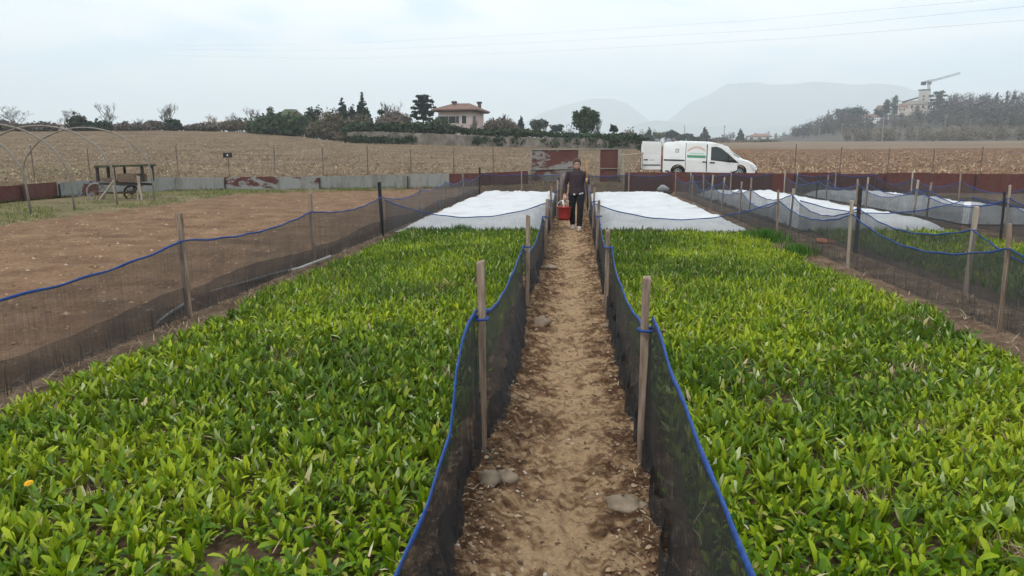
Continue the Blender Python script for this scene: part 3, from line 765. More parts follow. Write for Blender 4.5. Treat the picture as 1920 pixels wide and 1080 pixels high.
# outer fence of the left bed
AY = [3.3, 7.7, 11.7, 16.0, 20.3, 24.4, 28.4, 33.0]
side_fence(-4.18, AY, 'black net fence with blue hem between the left bed and the bare plot', tie=0.82, sag=0.13, mat=M['net_thin'], jitter=0.02,
           post={0: (1.1, 0.06, M['post'], 1, (0, 0), None), 1: (1.12, 0.06, M['post'], 1, (-0.03, 0), None), 2: (1.12, 0.055, M['post'], 1, (-0.02, 0), None),
                 3: (1.15, 0.07, M['black'], 1, (-0.03, 0), 'black post'), 7: (1.15, 0.07, M['black'], 1, (0, 0), 'black post')})
# outer fence of the right bed and the others further right
DY = [3.5, 7.75, 11.95, 16.1, 20.2, 24.2, 28.3, 32.4]
side_fence(4.32, DY, 'black net fence with blue hem along the outer edge of the right bed', tie=0.80, sag=0.24, skirt=False,
           mat=M['net_thin'], mats=[M['post'], M['post'], M['post_pale']])
EY = [5.6, 9.8, 13.75, 17.8, 21.9, 26.0, 29.8, 33.6]
side_fence(5.02, EY, 'black net fence across the narrow walkway from the right bed', tie=0.80, sag=0.26, skirt=False, mat=M['net_thin'],
           post={2: (1.16, 0.06, M['post_dark'], 1, (0, 0), 'dark stake'), 1: (1.1, 0.05, M['post_pale'], 1, (0.02, 0), None)}, mats=[M['post'], M['post_pale']])
FY = [12.4, 16.2, 20.2, 24.2, 28.2, 32.4]
side_fence(8.78, FY, 'black net fence at the outer edge of the third bed, near the right picture edge', tie=0.82, skirt=False, sag=0.25, mat=M['net_thin'], mats=[M['post'], M['post_dark'], M['post_pale']])
GY = [13.4, 17.3, 21.3, 25.5, 29.5, 33.4]
side_fence(9.55, GY, 'black net fence beyond the third bed, before the last white cover', tie=0.82, skirt=False, sag=0.25, mat=M['net_thin'], mats=[M['post'], M['post_pale']])
HY = [19.5, 23.2, 27.3, 31.0, 34.6]
side_fence(13.3, HY, 'farthest black net fence near the right end of the red sheets', tie=0.82, sag=0.25, mat=M['net_thin'], mats=[M['post'], M['post_pale']])
# nets across the beds, in front of the white covers
def cross_fence(x0, x1, y, label, tie0=0.72, tie1=0.72, sag=0.33, mat=None, posts=0, skew=0.4):
    root = empty('cross_net', (x0, y, 0)); tag(root, label, 'fence', 'black nets hung across the beds')
    n = posts + 1
    for i in range(n):
        a = Vector((x0 + (x1 - x0) * i / n, y + skew * i / n, 0)); b = Vector((x0 + (x1 - x0) * (i + 1) / n, y + skew * (i + 1) / n, 0))
        if i: stake(root, (a.x - x0, a.y - y, 0), 1.0, 0.05, M['post'])
        span(root, a, b, tie0, tie1, sag, mat or M['net_cross'], (0.05, 0.05), seed=x0 + i, fold=0.02, skirt=False)
M['net_cross'] = net_mat('loose_black_netting', (0.045, 0.05, 0.055), 0.56, 0.14)
cross_fence(-4.15, -0.55, 16.2, 'sagging net across the left bed in front of its white cover', 0.74, 0.70, 0.36)
cross_fence(0.43, 4.30, 16.0, 'sagging net across the right bed in front of its white cover', 0.70, 0.74, 0.36)
cross_fence(5.04, 8.76, 17.3, 'sagging net across the third bed in front of its white cover', 0.72, 0.72, 0.3)
cross_fence(9.57, 13.28, 19.0, 'sagging net across the last bed on the right', 0.72, 0.72, 0.3)
root = None
cross_fence(-4.15, -0.55, 33.3, 'dark net closing the far end of the left bed', 0.86, 0.84, 0.06, M['net'], 1)
cross_fence(0.43, 4.30, 33.1, 'dark net closing the far end of the right bed', 0.84, 0.86, 0.08, M['net'], 1)
cross_fence(5.04, 8.76, 33.9, 'dark net closing the far end of the third bed', 0.86, 0.86, 0.1, M['net'], 1)
cross_fence(9.57, 13.28, 34.0, 'dark net closing the far end of the last bed', 0.86, 0.86, 0.1, M['net'], 1)

# ------------------------------------------------------------------ white row covers
def cover(x0, x1, y0, y1, label, seed, hump=0.16):
    nu, nv = 52, 110
    X, Y = np.meshgrid(np.linspace(x0, x1, nu), np.linspace(y0, y1, nv), indexing='ij')
    u, v = (X - x0) / (x1 - x0), (Y - y0) / (y1 - y0)
    e = np.minimum(1, np.minimum(np.minimum(u, 1 - u) * 9, np.minimum(v * 30, (1 - v) * 20)))
    e = e * e * (3 - 2 * e)
    Z = 0.012 + e * (hump + 0.07 * (fbm(X * 0.8, Y * 0.5, seed, 3) - 0.5) + 0.035 * (fbm(X * 3.1 + Y * 0.8, Y * 1.3, seed + 3, 4, 0.6) - 0.5))
    rid = np.abs(fbm(X * 1.6 + Y * 0.35, Y * 0.9 - X * 0.5, seed + 5, 2) - 0.5)
    Z += e * 0.04 * np.exp(-(rid / 0.03) ** 2)
    X = X + 0.10 * (fbm(Y * 1.1, X * 0 + seed, seed + 8, 3) - 0.5) * 2 * (np.abs(u - 0.5) * 2) ** 3
    Y = Y + 0.14 * (fbm(X * 1.3, X * 0 + seed, seed + 9, 3) - 0.5) * 2 * (1 - v) ** 6
    V = np.stack([X, Y, Z], -1)
    c = np.array([(x0 + x1) / 2, y0, 0])
    o = link('row_cover', mesh_np('row_cover', V.reshape(-1, 3) - c, grid_faces(nu, nv)[:, ::-1], M['white_cloth'], True), None, c)
    tag(o, label, 'row cover', 'white fleece covers over the beds')
cover(-4.02, -0.70, 16.6, 32.6, 'white fleece cover over the far half of the left bed', 3)
cover(0.58, 4.0, 16.75, 32.5, 'white fleece cover over the far half of the right bed', 14)
cover(5.25, 8.55, 17.6, 33.2, 'white fleece cover over the third bed, seen through the nets', 25, 0.2)
cover(9.8, 13.0, 19.6, 33.3, 'white fleece cover over the last bed, seen through the nets', 36, 0.2)

n = 620
k_ = RNG.integers(0, 6, n); ex = np.choose(k_, [-4.0, -0.72, 0.58, 3.98, 5.25, 8.55]) + RNG.normal(0, 0.07, n)
scatter('cover_edge_soil', np.stack([ex, RNG.uniform(17, 32.5, n), np.full(n, 0.02)], -1), np.minimum(RNG.lognormal(-3.5, 0.5, n), 0.09), pick([(0.10, 0.065, 0.042), (0.16, 0.105, 0.068), (0.06, 0.042, 0.03)], n), M['tint'])
# ================================================================== THE CROP
def leaf_geo(n, az, el, bend, L, W, rows=4, fold=0.25, curl=None):
    """n spatulate leaves: narrow stalk, broad rounded blade; returns (n, rows+1, 3, 3)"""
    us = np.linspace(0, 1, rows + 1)
    wid = np.interp(us, [0, 0.25, 0.5, 0.72, 0.9, 1.0], [0.18, 0.30, 0.68, 1.0, 0.84, 0.30])
    cx = np.zeros((n, rows + 1)); cz = np.zeros((n, rows + 1))
    for i in range(1, rows + 1):
        a = el - bend * ((us[i] + us[i - 1]) / 2) ** 1.4
        cx[:, i] = cx[:, i - 1] + np.cos(a) * (us[i] - us[i - 1]); cz[:, i] = cz[:, i - 1] + np.sin(a) * (us[i] - us[i - 1])
    out = np.zeros((n, rows + 1, 3, 3))
    dirx, diry = np.cos(az)[:, None], np.sin(az)[:, None]
    tw = RNG.normal(0, 0.35, n)[:, None] * us[None]            # twist along the leaf
    for k, s in enumerate((-1, 0, 1)):
        hw = 0.5 * W[:, None] * wid[None] * s
        a = el[:, None] - bend[:, None] * us[None] ** 1.4
        lift = np.abs(hw) * fold
        px = cx * L[:, None] - np.sin(a) * lift
        pz = cz * L[:, None] + np.cos(a) * lift + hw * np.sin(tw)
        hh = hw * np.cos(tw)
        out[:, :, k, 0] = px * dirx - hh * diry
        out[:, :, k, 1] = px * diry + hh * dirx
        out[:, :, k, 2] = pz
    return out
def leaf_faces(rows):
    f = []
    for i in range(rows):
        for k in range(2):
            a = i * 3 + k; f.append((a, a + 1, a + 4, a + 3))
    return np.array(f)
def crop_tint(x, y, n):
    """leaf colours: deep green, fresh green, yellowing patches, a few dry leaves; highlights painted as pale leaves"""
    pn = fbm(x * 0.55, y * 0.55, 91, 3); pn2 = fbm(x * 1.7, y * 1.7, 95, 2)
    k = np.clip(0.42 + 1.5 * (pn - 0.5) + 0.8 * (pn2 - 0.5) + RNG.normal(0, 0.32, n), 0, 1)[:, None]
    dk, md, br = np.array([0.031, 0.086, 0.003]), np.array([0.118, 0.218, 0.004]), np.array([0.335, 0.41, 0.011])
    c = np.where(k < 0.5, dk + (md - dk) * k * 2, md + (br - md) * (k * 2 - 1))
    r = RNG.random(n)[:, None]
    yel = np.clip((pn2 - 0.55) * 0.35, 0, 0.1)[:, None] + 0.018
    c = np.where(r < yel, np.array([0.33, 0.34, 0.06]), c)
    c = np.where(r > 0.990, np.array([0.45, 0.36, 0.20]), c)
    c = np.where((r > 0.962) & (r < 0.990), np.array([0.46, 0.52, 0.26]), c)  # scattered pale leaves stand in for specular glints on the crop
    return c * RNG.uniform(0.8, 1.2, (n, 1))
BARE = [(-2.45, 3.35, 0.2), (-3.3, 3.2, 0.14), (2.2, 4.6, 0.09), (1.9, 3.1, 0.07), (3.5, 7.8, 0.22), (-1.6, 9.5, 0.2), (3.4, 4.4, 0.22), (-2.4, 5.9, 0.16), (2.7, 6.0, 0.15), (1.5, 3.6, 0.1), (2.9, 3.4, 0.13), (-0.95, 5.5, 0.12)]
def rosettes(x0, x1, y0, y1, dens):
    n = int((x1 - x0) * (y1 - y0) * dens); g = 1 / math.sqrt(dens)
    xs = np.arange(x0, x1, g); ys = np.arange(y0, y1, g)
    X, Y = np.meshgrid(xs, ys); X = X.ravel() + RNG.normal(0, g * 0.35, X.size); Y = Y.ravel() + RNG.normal(0, g * 0.35, Y.size)
    keep = (X > x0) & (X < x1) & (Y > y0) & (Y < y1)
    for bx, by, br in BARE: keep &= (((X - bx) / 1.3) ** 2 + (Y - by) ** 2) > (0.6 * br * RNG.uniform(0.6, 1.3, X.size)) ** 2
    keep &= (fbm(X * 1.4, Y * 1.4, 131, 3) + RNG.uniform(-0.1, 0.1, X.size)) > 0.21
    return X[keep], Y[keep]
def in_view(x, y, z=0.1):
    p = np.stack([x, y, np.full_like(x, z)], -1) - np.array(cam.location); q = p @ np.array(CAMM)
    u, v = q[:, 0] / -q[:, 2] * F, -q[:, 1] / -q[:, 2] * F
    return (q[:, 2] < 0) & (np.abs(u) < 985) & (v < 575)
LEAVES = [mesh_np('leaf', leaf_geo(1, np.zeros(1), np.array([e]), np.array([b_]), np.array([1.0]), np.array([w]), 6, 0.3).reshape(-1, 3), leaf_faces(6), M['leaf_obj'], True)
          for e, b_, w in [(1.25, 0.9, 0.26), (1.1, 0.5, 0.3), (1.0, 1.2, 0.27), (1.35, 1.7, 0.25), (0.8, 0.7, 0.3), (1.2, 0.2, 0.24), (0.6, 0.9, 0.3), (1.4, 0.7, 0.22), (0.9, 1.9, 0.26)]]
def bed(name, x0, x1, y0, y1, label, dens, n_single, edge=None):
    X, Y = rosettes(x0, x1, y0, y1, dens)
    if edge is not None: k = edge(X, Y); X, Y = X[k], Y[k]
    near = np.zeros(len(X), bool)
    if n_single:
        v = in_view(X, Y); d = np.where(v, np.hypot(X - 0, Y), 1e9); near[np.argsort(d)[:n_single]] = True
        for i in np.nonzero(near)[0]:
            e = empty('chicory_plant', (X[i], Y[i], 0.0), random.uniform(0, 6.28)); tag(e, label, 'plant', label.split(' in ')[0] + 's ' + 'in ' + label.split(' in ')[1])
            k = random.randint(11, 15); s0 = random.uniform(0.85, 1.2)
            for j in range(k):
                inner = j / k; s = s0 * random.uniform(0.075, 0.15) * (1.0 - 0.2 * inner)
                o = bpy.data.objects.new('leaf', random.choice(LEAVES)); COL.objects.link(o); o.parent = e
                o.rotation_euler = (random.uniform(-0.12, 0.12), random.uniform(-0.45, 0.1), j * 2.4 + random.uniform(-0.4, 0.4))
                o.scale = (s, s * random.uniform(0.55, 0.9), s); o.location = (random.uniform(-0.012, 0.012), random.uniform(-0.012, 0.012), 0)
    X, Y = X[~near], Y[~near]
    dist = np.hypot(X, Y); V_, F_, C_, off = [], [], [], 0
    for lo, hi, rows, cnt in ((0, 5.5, 3, 13), (5.5, 8.5, 3, 10), (8.5, 40, 2, 8)):
        m = (dist >= lo) & (dist < hi)
        if not m.any(): continue
        x, y = np.repeat(X[m], cnt), np.repeat(Y[m], cnt); n = len(x)
        j = np.tile(np.arange(cnt), m.sum()); s = np.repeat(RNG.uniform(0.8, 1.2, m.sum()), cnt)
        az = j * 2.4 + np.repeat(RNG.uniform(0, 6.28, m.sum()), cnt) + RNG.normal(0, 0.3, n)
        inner = j / cnt
        el = np.clip(1.06 + 0.42 * inner + RNG.normal(0, 0.24, n), 0.3, 1.56)
        bend = np.clip(RNG.normal(0.62, 0.5, n), -0.2, 2.3)
        hmod = 0.75 + 0.5 * fbm(x * 0.9, y * 0.9, 141, 3)
        L = s * hmod * RNG.uniform(0.075, 0.16, n) * (1 - 0.15 * inner); W = L * RNG.uniform(0.17, 0.28, n)
        g = leaf_geo(n, az, el, bend, L, W, rows, 0.3)
        g[..., 0] += (x + RNG.normal(0, 0.008, n))[:, None, None]; g[..., 1] += (y + RNG.normal(0, 0.008, n))[:, None, None]; g[..., 2] += -0.004
        nvl = (rows + 1) * 3
        V_.append(g.reshape(-1, 3)); F_.append((leaf_faces(rows)[None] + nvl * np.arange(n)[:, None, None]).reshape(-1, 4) + off); off += n * nvl
        c = crop_tint(x, y, n)
        cc = np.repeat(c[:, None, :], nvl, 1).reshape(n, rows + 1, 3, 3)
        cc[:, :, 1, :] = cc[:, :, 1, :] * 0.8 + np.array([0.22, 0.27, 0.10]) * 0.2      # pale midrib
        C_.append(cc.reshape(-1, 3))
    tag(link(name, mesh_np(name, np.concatenate(V_), np.concatenate(F_), M['leaf'], True, np.concatenate(C_))), kind='stuff')
def left_edge(X, Y): return X > -3.82 + 0.25 * (fbm(Y * 0.8, X * 0, 151, 3) - 0.3)
def right_edge(X, Y): return X < 3.92 + 0.0 * Y - 0.5 * (fbm(Y * 0.7, X * 0, 161, 3) - 0.25)
bed('leafy_crop', -3.95, -0.66, 2.2, 16.75, 'bright green chicory plant in the dense bed left of the path', 165, 150, left_edge)
bed('leafy_crop', 0.53, 3.95, 2.2, 16.75, 'bright green chicory plant in the dense bed right of the path', 165, 150, right_edge)
bed('leafy_crop', 5.3, 8.5, 8.0, 17.4, 'chicory plant', 70, 0)
# dead leaves lying in the beds
n = 1500
x = np.where(RNG.random(n) < 0.5, RNG.uniform(-3.8, -0.65, n), RNG.uniform(0.55, 3.9, n)); y = np.exp(RNG.uniform(math.log(2.3), math.log(15), n))
for k, (bx, by, br) in enumerate(BARE):
    x[k * 40:(k + 1) * 40] = bx + RNG.normal(0, br * 0.6, 40); y[k * 40:(k + 1) * 40] = by + RNG.normal(0, br * 0.5, 40)
slivers('dead_leaves', np.stack([x, y, RNG.uniform(0.01, 0.07, n)], -1), RNG.uniform(0.03, 0.10, n), RNG.uniform(0.002, 0.007, n), pick([(0.36, 0.29, 0.17), (0.25, 0.17, 0.10), (0.45, 0.39, 0.25), (0.2, 0.13, 0.08)], n), M['tint'], 0.5)

for k, (bx, by, br) in enumerate(BARE):
    n = 110; sp = np.stack([bx + RNG.normal(0, br * 0.75, n), by + RNG.normal(0, br * 0.6, n), np.zeros(n)], -1)
    blades('dry_stalks', sp, RNG.uniform(0.05, 0.16, n), RNG.uniform(0.0015, 0.0035, n), pick([(0.30, 0.21, 0.12), (0.42, 0.33, 0.20), (0.18, 0.12, 0.07)], n), 0.3)
# ------------------------------------------------------------------ stones, tile, hose, flower
def stone(p, d, seed, label, mat=None, rz=0.0, name='stone', cat='stone', group='round stones along the path', sink=0.36):
    n1, n2 = 20, 12; V = np.zeros((n1, n2, 3))
    th = np.linspace(0, 2 * math.pi, n1, endpoint=False); ph = np.linspace(0.05, math.pi - 0.05, n2)
    TH, PH = np.meshgrid(th, ph, indexing='ij')
    q = np.stack([np.sin(PH) * np.cos(TH), np.sin(PH) * np.sin(TH), np.cos(PH)], -1)
    k = 1 + 0.45 * (fbm(q[..., 0] * 1.3 + seed * 3.1 + 5, q[..., 1] * 1.3 + q[..., 2] * 1.7 + seed, seed, 3) - 0.5) * 2 * 0.8
    k = k + 0.10 * q[..., 0] * q[..., 1] + 0.12 * q[..., 0] ** 3
    V = q * k[..., None] * np.array(d) / 2
    c, s_ = math.cos(rz), math.sin(rz)
    V = np.stack([V[..., 0] * c - V[..., 1] * s_, V[..., 0] * s_ + V[..., 1] * c, V[..., 2]], -1).reshape(-1, 3)
    f = []
    for i in range(n1):
        for j in range(n2 - 1): f.append((i * n2 + j, i * n2 + j + 1, ((i + 1) % n1) * n2 + j + 1, ((i + 1) % n1) * n2 + j))
    me = bpy.data.meshes.new(name); me.from_pydata([tuple(v) for v in V], [], f + [tuple(i * n2 for i in reversed(range(n1))), tuple(i * n2 + n2 - 1 for i in range(n1))])
    me.polygons.foreach_set('use_smooth', [True] * len(me.polygons)); me.materials.append(mat or M['stone']); me.update()
    o = link(name, me, None, (p[0], p[1], p[2] + d[2] * (0.5 - sink))); tag(o, label, cat, group); return o
def onpath(px, py): p = G(px, py); p.z = float(path_z(np.array(p.x), np.array(p.y))); return p
stone(onpath(1013, 620), (0.19, 0.15, 0.14), 3, 'pale rounded stone by the left net, halfway up the path', rz=0.4)
stone(onpath(918, 932), (0.125, 0.10, 0.11), 5, 'pointed brown stone touching the left net foot, in a pair', rz=0.9)
stone(onpath(950, 919), (0.125, 0.09, 0.085), 8, 'oval brown stone beside the pointed one on the path', rz=-0.5)
stone(onpath(1167, 975), (0.20, 0.12, 0.10), 12, 'large half-buried tan stone near the right net', rz=-0.3, sink=0.45)
stone(onpath(1030, 512), (0.22, 0.14, 0.09), 15, 'flat stone on the left edge further up the path', rz=-0.5)
stone(onpath(1126, 512), (0.15, 0.10, 0.08), 17, 'small tan stone at the right net further up the path', rz=0.2)
stone(onpath(1148, 622), (0.11, 0.09, 0.07), 19, 'small pale stone at the foot of the right net', rz=0.2)
stone(onpath(1137, 627), (0.10, 0.06, 0.05), 23, 'thin reddish stone beside the small pale one', rz=0.8)
stone(onpath(1204, 985), (0.045, 0.04, 0.035), 29, 'small pale pebble right of the half-buried stone', M['stone'])
stone(onpath(1198, 1008), (0.032, 0.03, 0.025), 31, 'tiny pale pebble nearest the right net', M['stone'])
stone(onpath(1170, 352), (0.5, 0.4, 0.36), 37, 'big pale stone below the narrow red gate sheet', M['stone'], sink=0.1)
stone(onpath(1243, 362), (0.55, 0.35, 0.32), 41, 'whitish stone at the far corner of the right cover', M['white_cloth'], sink=0.15)
stone(onpath(1250, 370), (0.42, 0.25, 0.12), 43, 'dark stone lying on the edge of the right cover', M['post_dark'], sink=-0.3)
# broken roof tile at the stake of the walkway
m = MB(); vs, fs = [], []
for i in range(9):
    w = math.pi * i / 8
    for r_, yy in ((0.11, -0.17), (0.11, 0.17), (0.095, 0.17), (0.095, -0.17)): vs.append((r_ * math.cos(w) * (1.0 if yy > 0 else 0.85), yy, r_ * math.sin(w) * 0.7))
for i in range(8):
    for q in range(4): fs.append((i * 4 + q, (i + 1) * 4 + q, (i + 1) * 4 + (q + 1) % 4, i * 4 + (q + 1) % 4))
m.add(vs, fs + [(0, 1, 2, 3), (35, 34, 33, 32)])
tp = G(1547, 455)
o = m.build('roof_tile', M['clay'], None, True, loc=(tp.x, tp.y, 0.0), rot=(0.1, 0.05, 1.2)); tag(o, 'broken orange roof tile lying by a dark stake', 'tile')
# pale pipe lying along the foot of the left net
pts = [G(297, 612), G(318, 594), G(350, 574), G(400, 551), G(450, 537), G(500, 522), G(560, 507), G(620, 484)]
o = MB().tube([p + Vector((0.0, 0, 0.035)) - pts[0] for p in pts], 0.02, 8).build('irrigation_pipe', M['pipe_pale'] if 'pipe_pale' in M else M['steel'], None, True, loc=pts[0])
tag(o, 'pale grey pipe lying along the foot of the left outer net', 'pipe')
# one open dandelion
M['yellow'] = noisy('dandelion_yellow', [(0.3, (0.75, 0.36, 0.01)), (0.7, (0.85, 0.55, 0.02))], 60, 0.6)
M['stalk'] = noisy('flower_stalk', [(0.3, (0.10, 0.18, 0.03)), (0.7, (0.2, 0.26, 0.07))], 30, 0.6)
p = G(54, 905, 0.17)
root = empty('dandelion', (p.x, p.y, 0)); tag(root, 'single open yellow dandelion flower in the left bed', 'flower')
MB().tube([(0, 0.02, 0), (0.005, 0.01, 0.1), (0, 0, 0.165)], 0.003, 5).build('stalk', M['stalk'], root)
m = MB()
for k, (nn_, rr, zz) in enumerate(((16, 0.020, 0.0), (13, 0.015, 0.005), (8, 0.009, 0.009))):
    for i in range(nn_):
        w = 2 * math.pi * i / nn_ + k * 0.3; c, s_ = math.cos(w), math.sin(w)
        m.add([(0.002 * c, 0.002 * s_, zz), (rr * c - 0.003 * s_, rr * s_ + 0.003 * c, zz + 0.003), (rr * 1.1 * c, rr * 1.1 * s_, zz + 0.004), (rr * c + 0.003 * s_, rr * s_ - 0.003 * c, zz + 0.003)], [(0, 1, 2, 3)])
f = m.build('flower_head', M['yellow'], root, loc=(0, 0, 0.165), rot=(0.35, 0, 0))
# dull silvery weed by the left net
tw = onpath(915, 880)
tuft('weeds', (tw.x, tw.y), 0.09, 160, 0.05, 0.13, [(0.16, 0.19, 0.15), (0.09, 0.12, 0.08), (0.30, 0.32, 0.27)], None, (0.004, 0.008))

# ================================================================== TUNNEL HOOPS AND CART
def hoop(y, xl, xr, hgt, label):
    root_p = Vector((xl, y, 0)); W = xr - xl; pts = []
    leg = hgt * 0.36
    pts.append(Vector((0, 0, -0.1))); pts.append(Vector((0.0, 0, leg)))
    for i in range(1, 24):
        w = math.pi * (1 - i / 24); pts.append(Vector((W / 2 + W / 2 * math.cos(w), 0.02 * math.sin(i * 1.7), leg + (hgt - leg) * math.sin(w))))
    pts += [Vector((W, 0, leg)), Vector((W + 0.05, 0, -0.1))]
    o = MB().tube(pts, 0.028, 8).build('tunnel_hoop', M['pipe'], None, True, loc=root_p, rot=(random.uniform(-0.02, 0.02), 0, random.uniform(-0.03, 0.03)))
    tag(o, label, 'hoop', 'bare pipe hoops of an uncovered tunnel')
HR = G(283, 384); HL = G(57, 381)
hy = (HR.y + HL.y) / 2; Wd = HR.x - HL.x
names = ['bare pipe hoop standing farthest back, its right leg beside the cart', 'bare pipe hoop second from the cart, its leg before the trestle', 'bare pipe hoop third from the cart', 'bare pipe hoop second nearest, its leg in the grass strip', 'bare pipe hoop nearest, only its right half in the picture']
_top = on_y(160, 239, hy).z
for i, nm in enumerate(names): hoop(hy - 2.05 * i, HL.x - 0.1 * i, HR.x - 0.02 * i, _top * (1 - 0.005 * i), nm)

def cart():
    c = G(240, 379); y = c.y
    root = empty('old_cart', (c.x, y, 0.05)); tag(root, 'old wooden cart with dark top, two wheels and trestle legs by the hoops', 'cart')
    k = on_y(340, 379, y).x - on_y(240, 379, y).x; k /= 100          # metres per photo pixel there
    def p(px, py, dy=0.0): return Vector(((px - 240) * k, dy, (381 - py) * k))
    m = MB()
    a, b = p(195, 321), p(287, 317)
    for j in range(3):
        MB().box(((a.x + b.x) / 2, -0.28 + j * 0.28, (a.z + b.z) / 2), (b.x - a.x, 0.25, 0.07), (0, -0.03, 0)).build('top_board', M['top_green'], root, bevel=0.01)
    for px in (198, 239, 281):
        for dy in ((-0.32, 0.32) if px != 239 else (0.0,)):
            MB().box(p(px, 332, dy) + Vector((0, 0, 0)), (0.09 if px != 239 else 0.06, 0.08, 28 * k)).build('frame_post', M['post_dark'], root, bevel=0.006)
    MB().box(p(252, 340), (38 * k, 0.62, 0.30)).build('wooden_box', M['box_wood'], root, bevel=0.01)
    MB().box(p(240, 351, -0.33), (80 * k, 0.07, 0.08), (0, 0.03, 0)).build('frame_rail', M['post_dark'], root)
    MB().box(p(240, 351, 0.33), (80 * k, 0.07, 0.08), (0, 0.03, 0)).build('frame_rail', M['post_dark'], root)
    MB().box(p(215, 345, 0.0), (24 * k, 0.5, 0.10), (0, 0.2, 0)).build('seed_chute', M['box_wood'], root, bevel=0.01)
    for p0, p1, w in (((230, 343), (199, 382), 0.075), ((226, 352), (233, 383), 0.06), ((273, 336), (280, 383), 0.075), ((276, 336), (271, 383), 0.06), ((199, 380), (232, 382), 0.06)):
        a, b = p(*p0, -0.36), p(*p1, -0.45)
        MB().tube([a, b], w * 0.6, 4).build('trestle_leg', M['post_pale'], root)
    for px, rr, dy, mt in ((188, 15.5 * k, -0.2, 'rim_pale'), (241, 13 * k, 0.25, 'post_dark')):
        w = link('wheel', None, root, p(px, 381 - rr / k - 0, dy)); w.rotation_euler = (0, 0, 0.18)
        MB().ring((0, 0, 0), rr, 0.035, 'y', 28, 6).build('rim', M[mt], w, True)
        h = MB().tube([(0, -0.08, 0), (0, 0.08, 0)], 0.05, 8)
        h.build('hub', M['rust'], w)
        for q in range(10):
            a = 2 * math.pi * q / 10
            MB().tube([(0, 0, 0), (rr * math.cos(a), 0, rr * math.sin(a))], 0.012, 4).build('spoke', M['rust'], w)
    MB().tube([p(188, 366, -0.2), p(241, 368, 0.25)], 0.03, 6).build('axle', M['rust'], root)
    MB().tube([p(223, 318, -0.1), p(224, 349, -0.1)], 0.022, 6).build('lever', M['rust'], root)
M['top_green'] = noisy('mossy_board', [(0.3, (0.025, 0.035, 0.022)), (0.7, (0.075, 0.09, 0.055))], 6, 0.9)
M['box_wood'] = noisy('brown_box_wood', [(0.3, (0.10, 0.065, 0.045)), (0.7, (0.20, 0.14, 0.105))], 5, 0.9)
M['rim_pale'] = noisy('pale_rim', [(0.3, (0.17, 0.16, 0.15)), (0.7, (0.28, 0.27, 0.26))], 8, 0.6)
M['rust'] = noisy('rust', [(0.3, (0.09, 0.045, 0.03)), (0.7, (0.17, 0.09, 0.06))], 10, 0.85)
cart()
# planks leaning before the red sheets
for i, (p0, p1, lb) in enumerate((((1188, 350), (1262, 346), 'weathered plank lying along the red sheets under the van'), ((1205, 346), (1240, 341), 'short pale plank lying on the longer one before the red sheets'))):
    a = G(*p0); b = G(*p1); b.y = a.y + 0.15; b.x = on_y(p1[0], p1[1], b.y).x
    zb = 0.05 + 0.06 * i
    L = (b - a).length
    o = MB().box((0, 0, 0), (L, 0.22, 0.045)).build('plank', M['post_pale'] if i else M['post'], None, loc=((a.x + b.x) / 2, a.y - 1.6, zb + 0.03), rot=(0, -0.03, 0.05)); tag(o, lb, 'plank')

# ================================================================== VAN
M['van_white'] = noisy('van_paint', [(0.25, (0.56, 0.55, 0.52)), (0.42, (0.70, 0.71, 0.70)), (0.7, (0.77, 0.78, 0.77))], 1.6, 0.3, 7, spec=0.5)
def plain(name, col, rough=0.5, spec=0.4, metal=0.0):
    m, nt, b = new_mat(name)
    n = noise(nt, 14, 4); k = msock(nt, 'ADD', msock(nt, 'MULTIPLY', n.outputs['Fac'], 0.3), 0.85)
    v = nt.nodes.new('ShaderNodeVectorMath'); v.operation = 'SCALE'; v.inputs[0].default_value = col; nt.links.new(k, v.inputs['Scale'])
    nt.links.new(v.outputs[0], b.inputs['Base Color']); b.inputs['Roughness'].default_value = rough
    b.inputs['Specular IOR Level'].default_value = spec; b.inputs['Metallic'].default_value = metal
    return m
M['glass_dark'] = plain('dark_glass', (0.012, 0.017, 0.016), 0.06, 0.6)
M['rubber'] = plain('black_rubber', (0.014, 0.014, 0.015), 0.75, 0.2)
M['plastic'] = plain('grey_black_plastic', (0.028, 0.029, 0.031), 0.6, 0.3)
M['lamp_red'] = plain('red_lamp', (0.20, 0.015, 0.015), 0.2, 0.5)
M['lamp_clear'] = plain('clear_lamp', (0.50, 0.52, 0.53), 0.12, 0.6)
M['alloy'] = plain('wheel_metal', (0.36, 0.37, 0.38), 0.4, 0.5, 0.3)
M['decal_green'] = plain('green_decal', (0.07, 0.26, 0.15), 0.5)
M['decal_pale_green'] = plain('pale_green_decal', (0.36, 0.55, 0.45), 0.5)
M['decal_pink'] = plain('pinkish_decal', (0.58, 0.44, 0.38), 0.5)
M['decal_grey'] = plain('grey_green_decal', (0.30, 0.35, 0.28), 0.5)
M['panel_light'] = plain('light_panel', (0.68, 0.69, 0.67), 0.5)
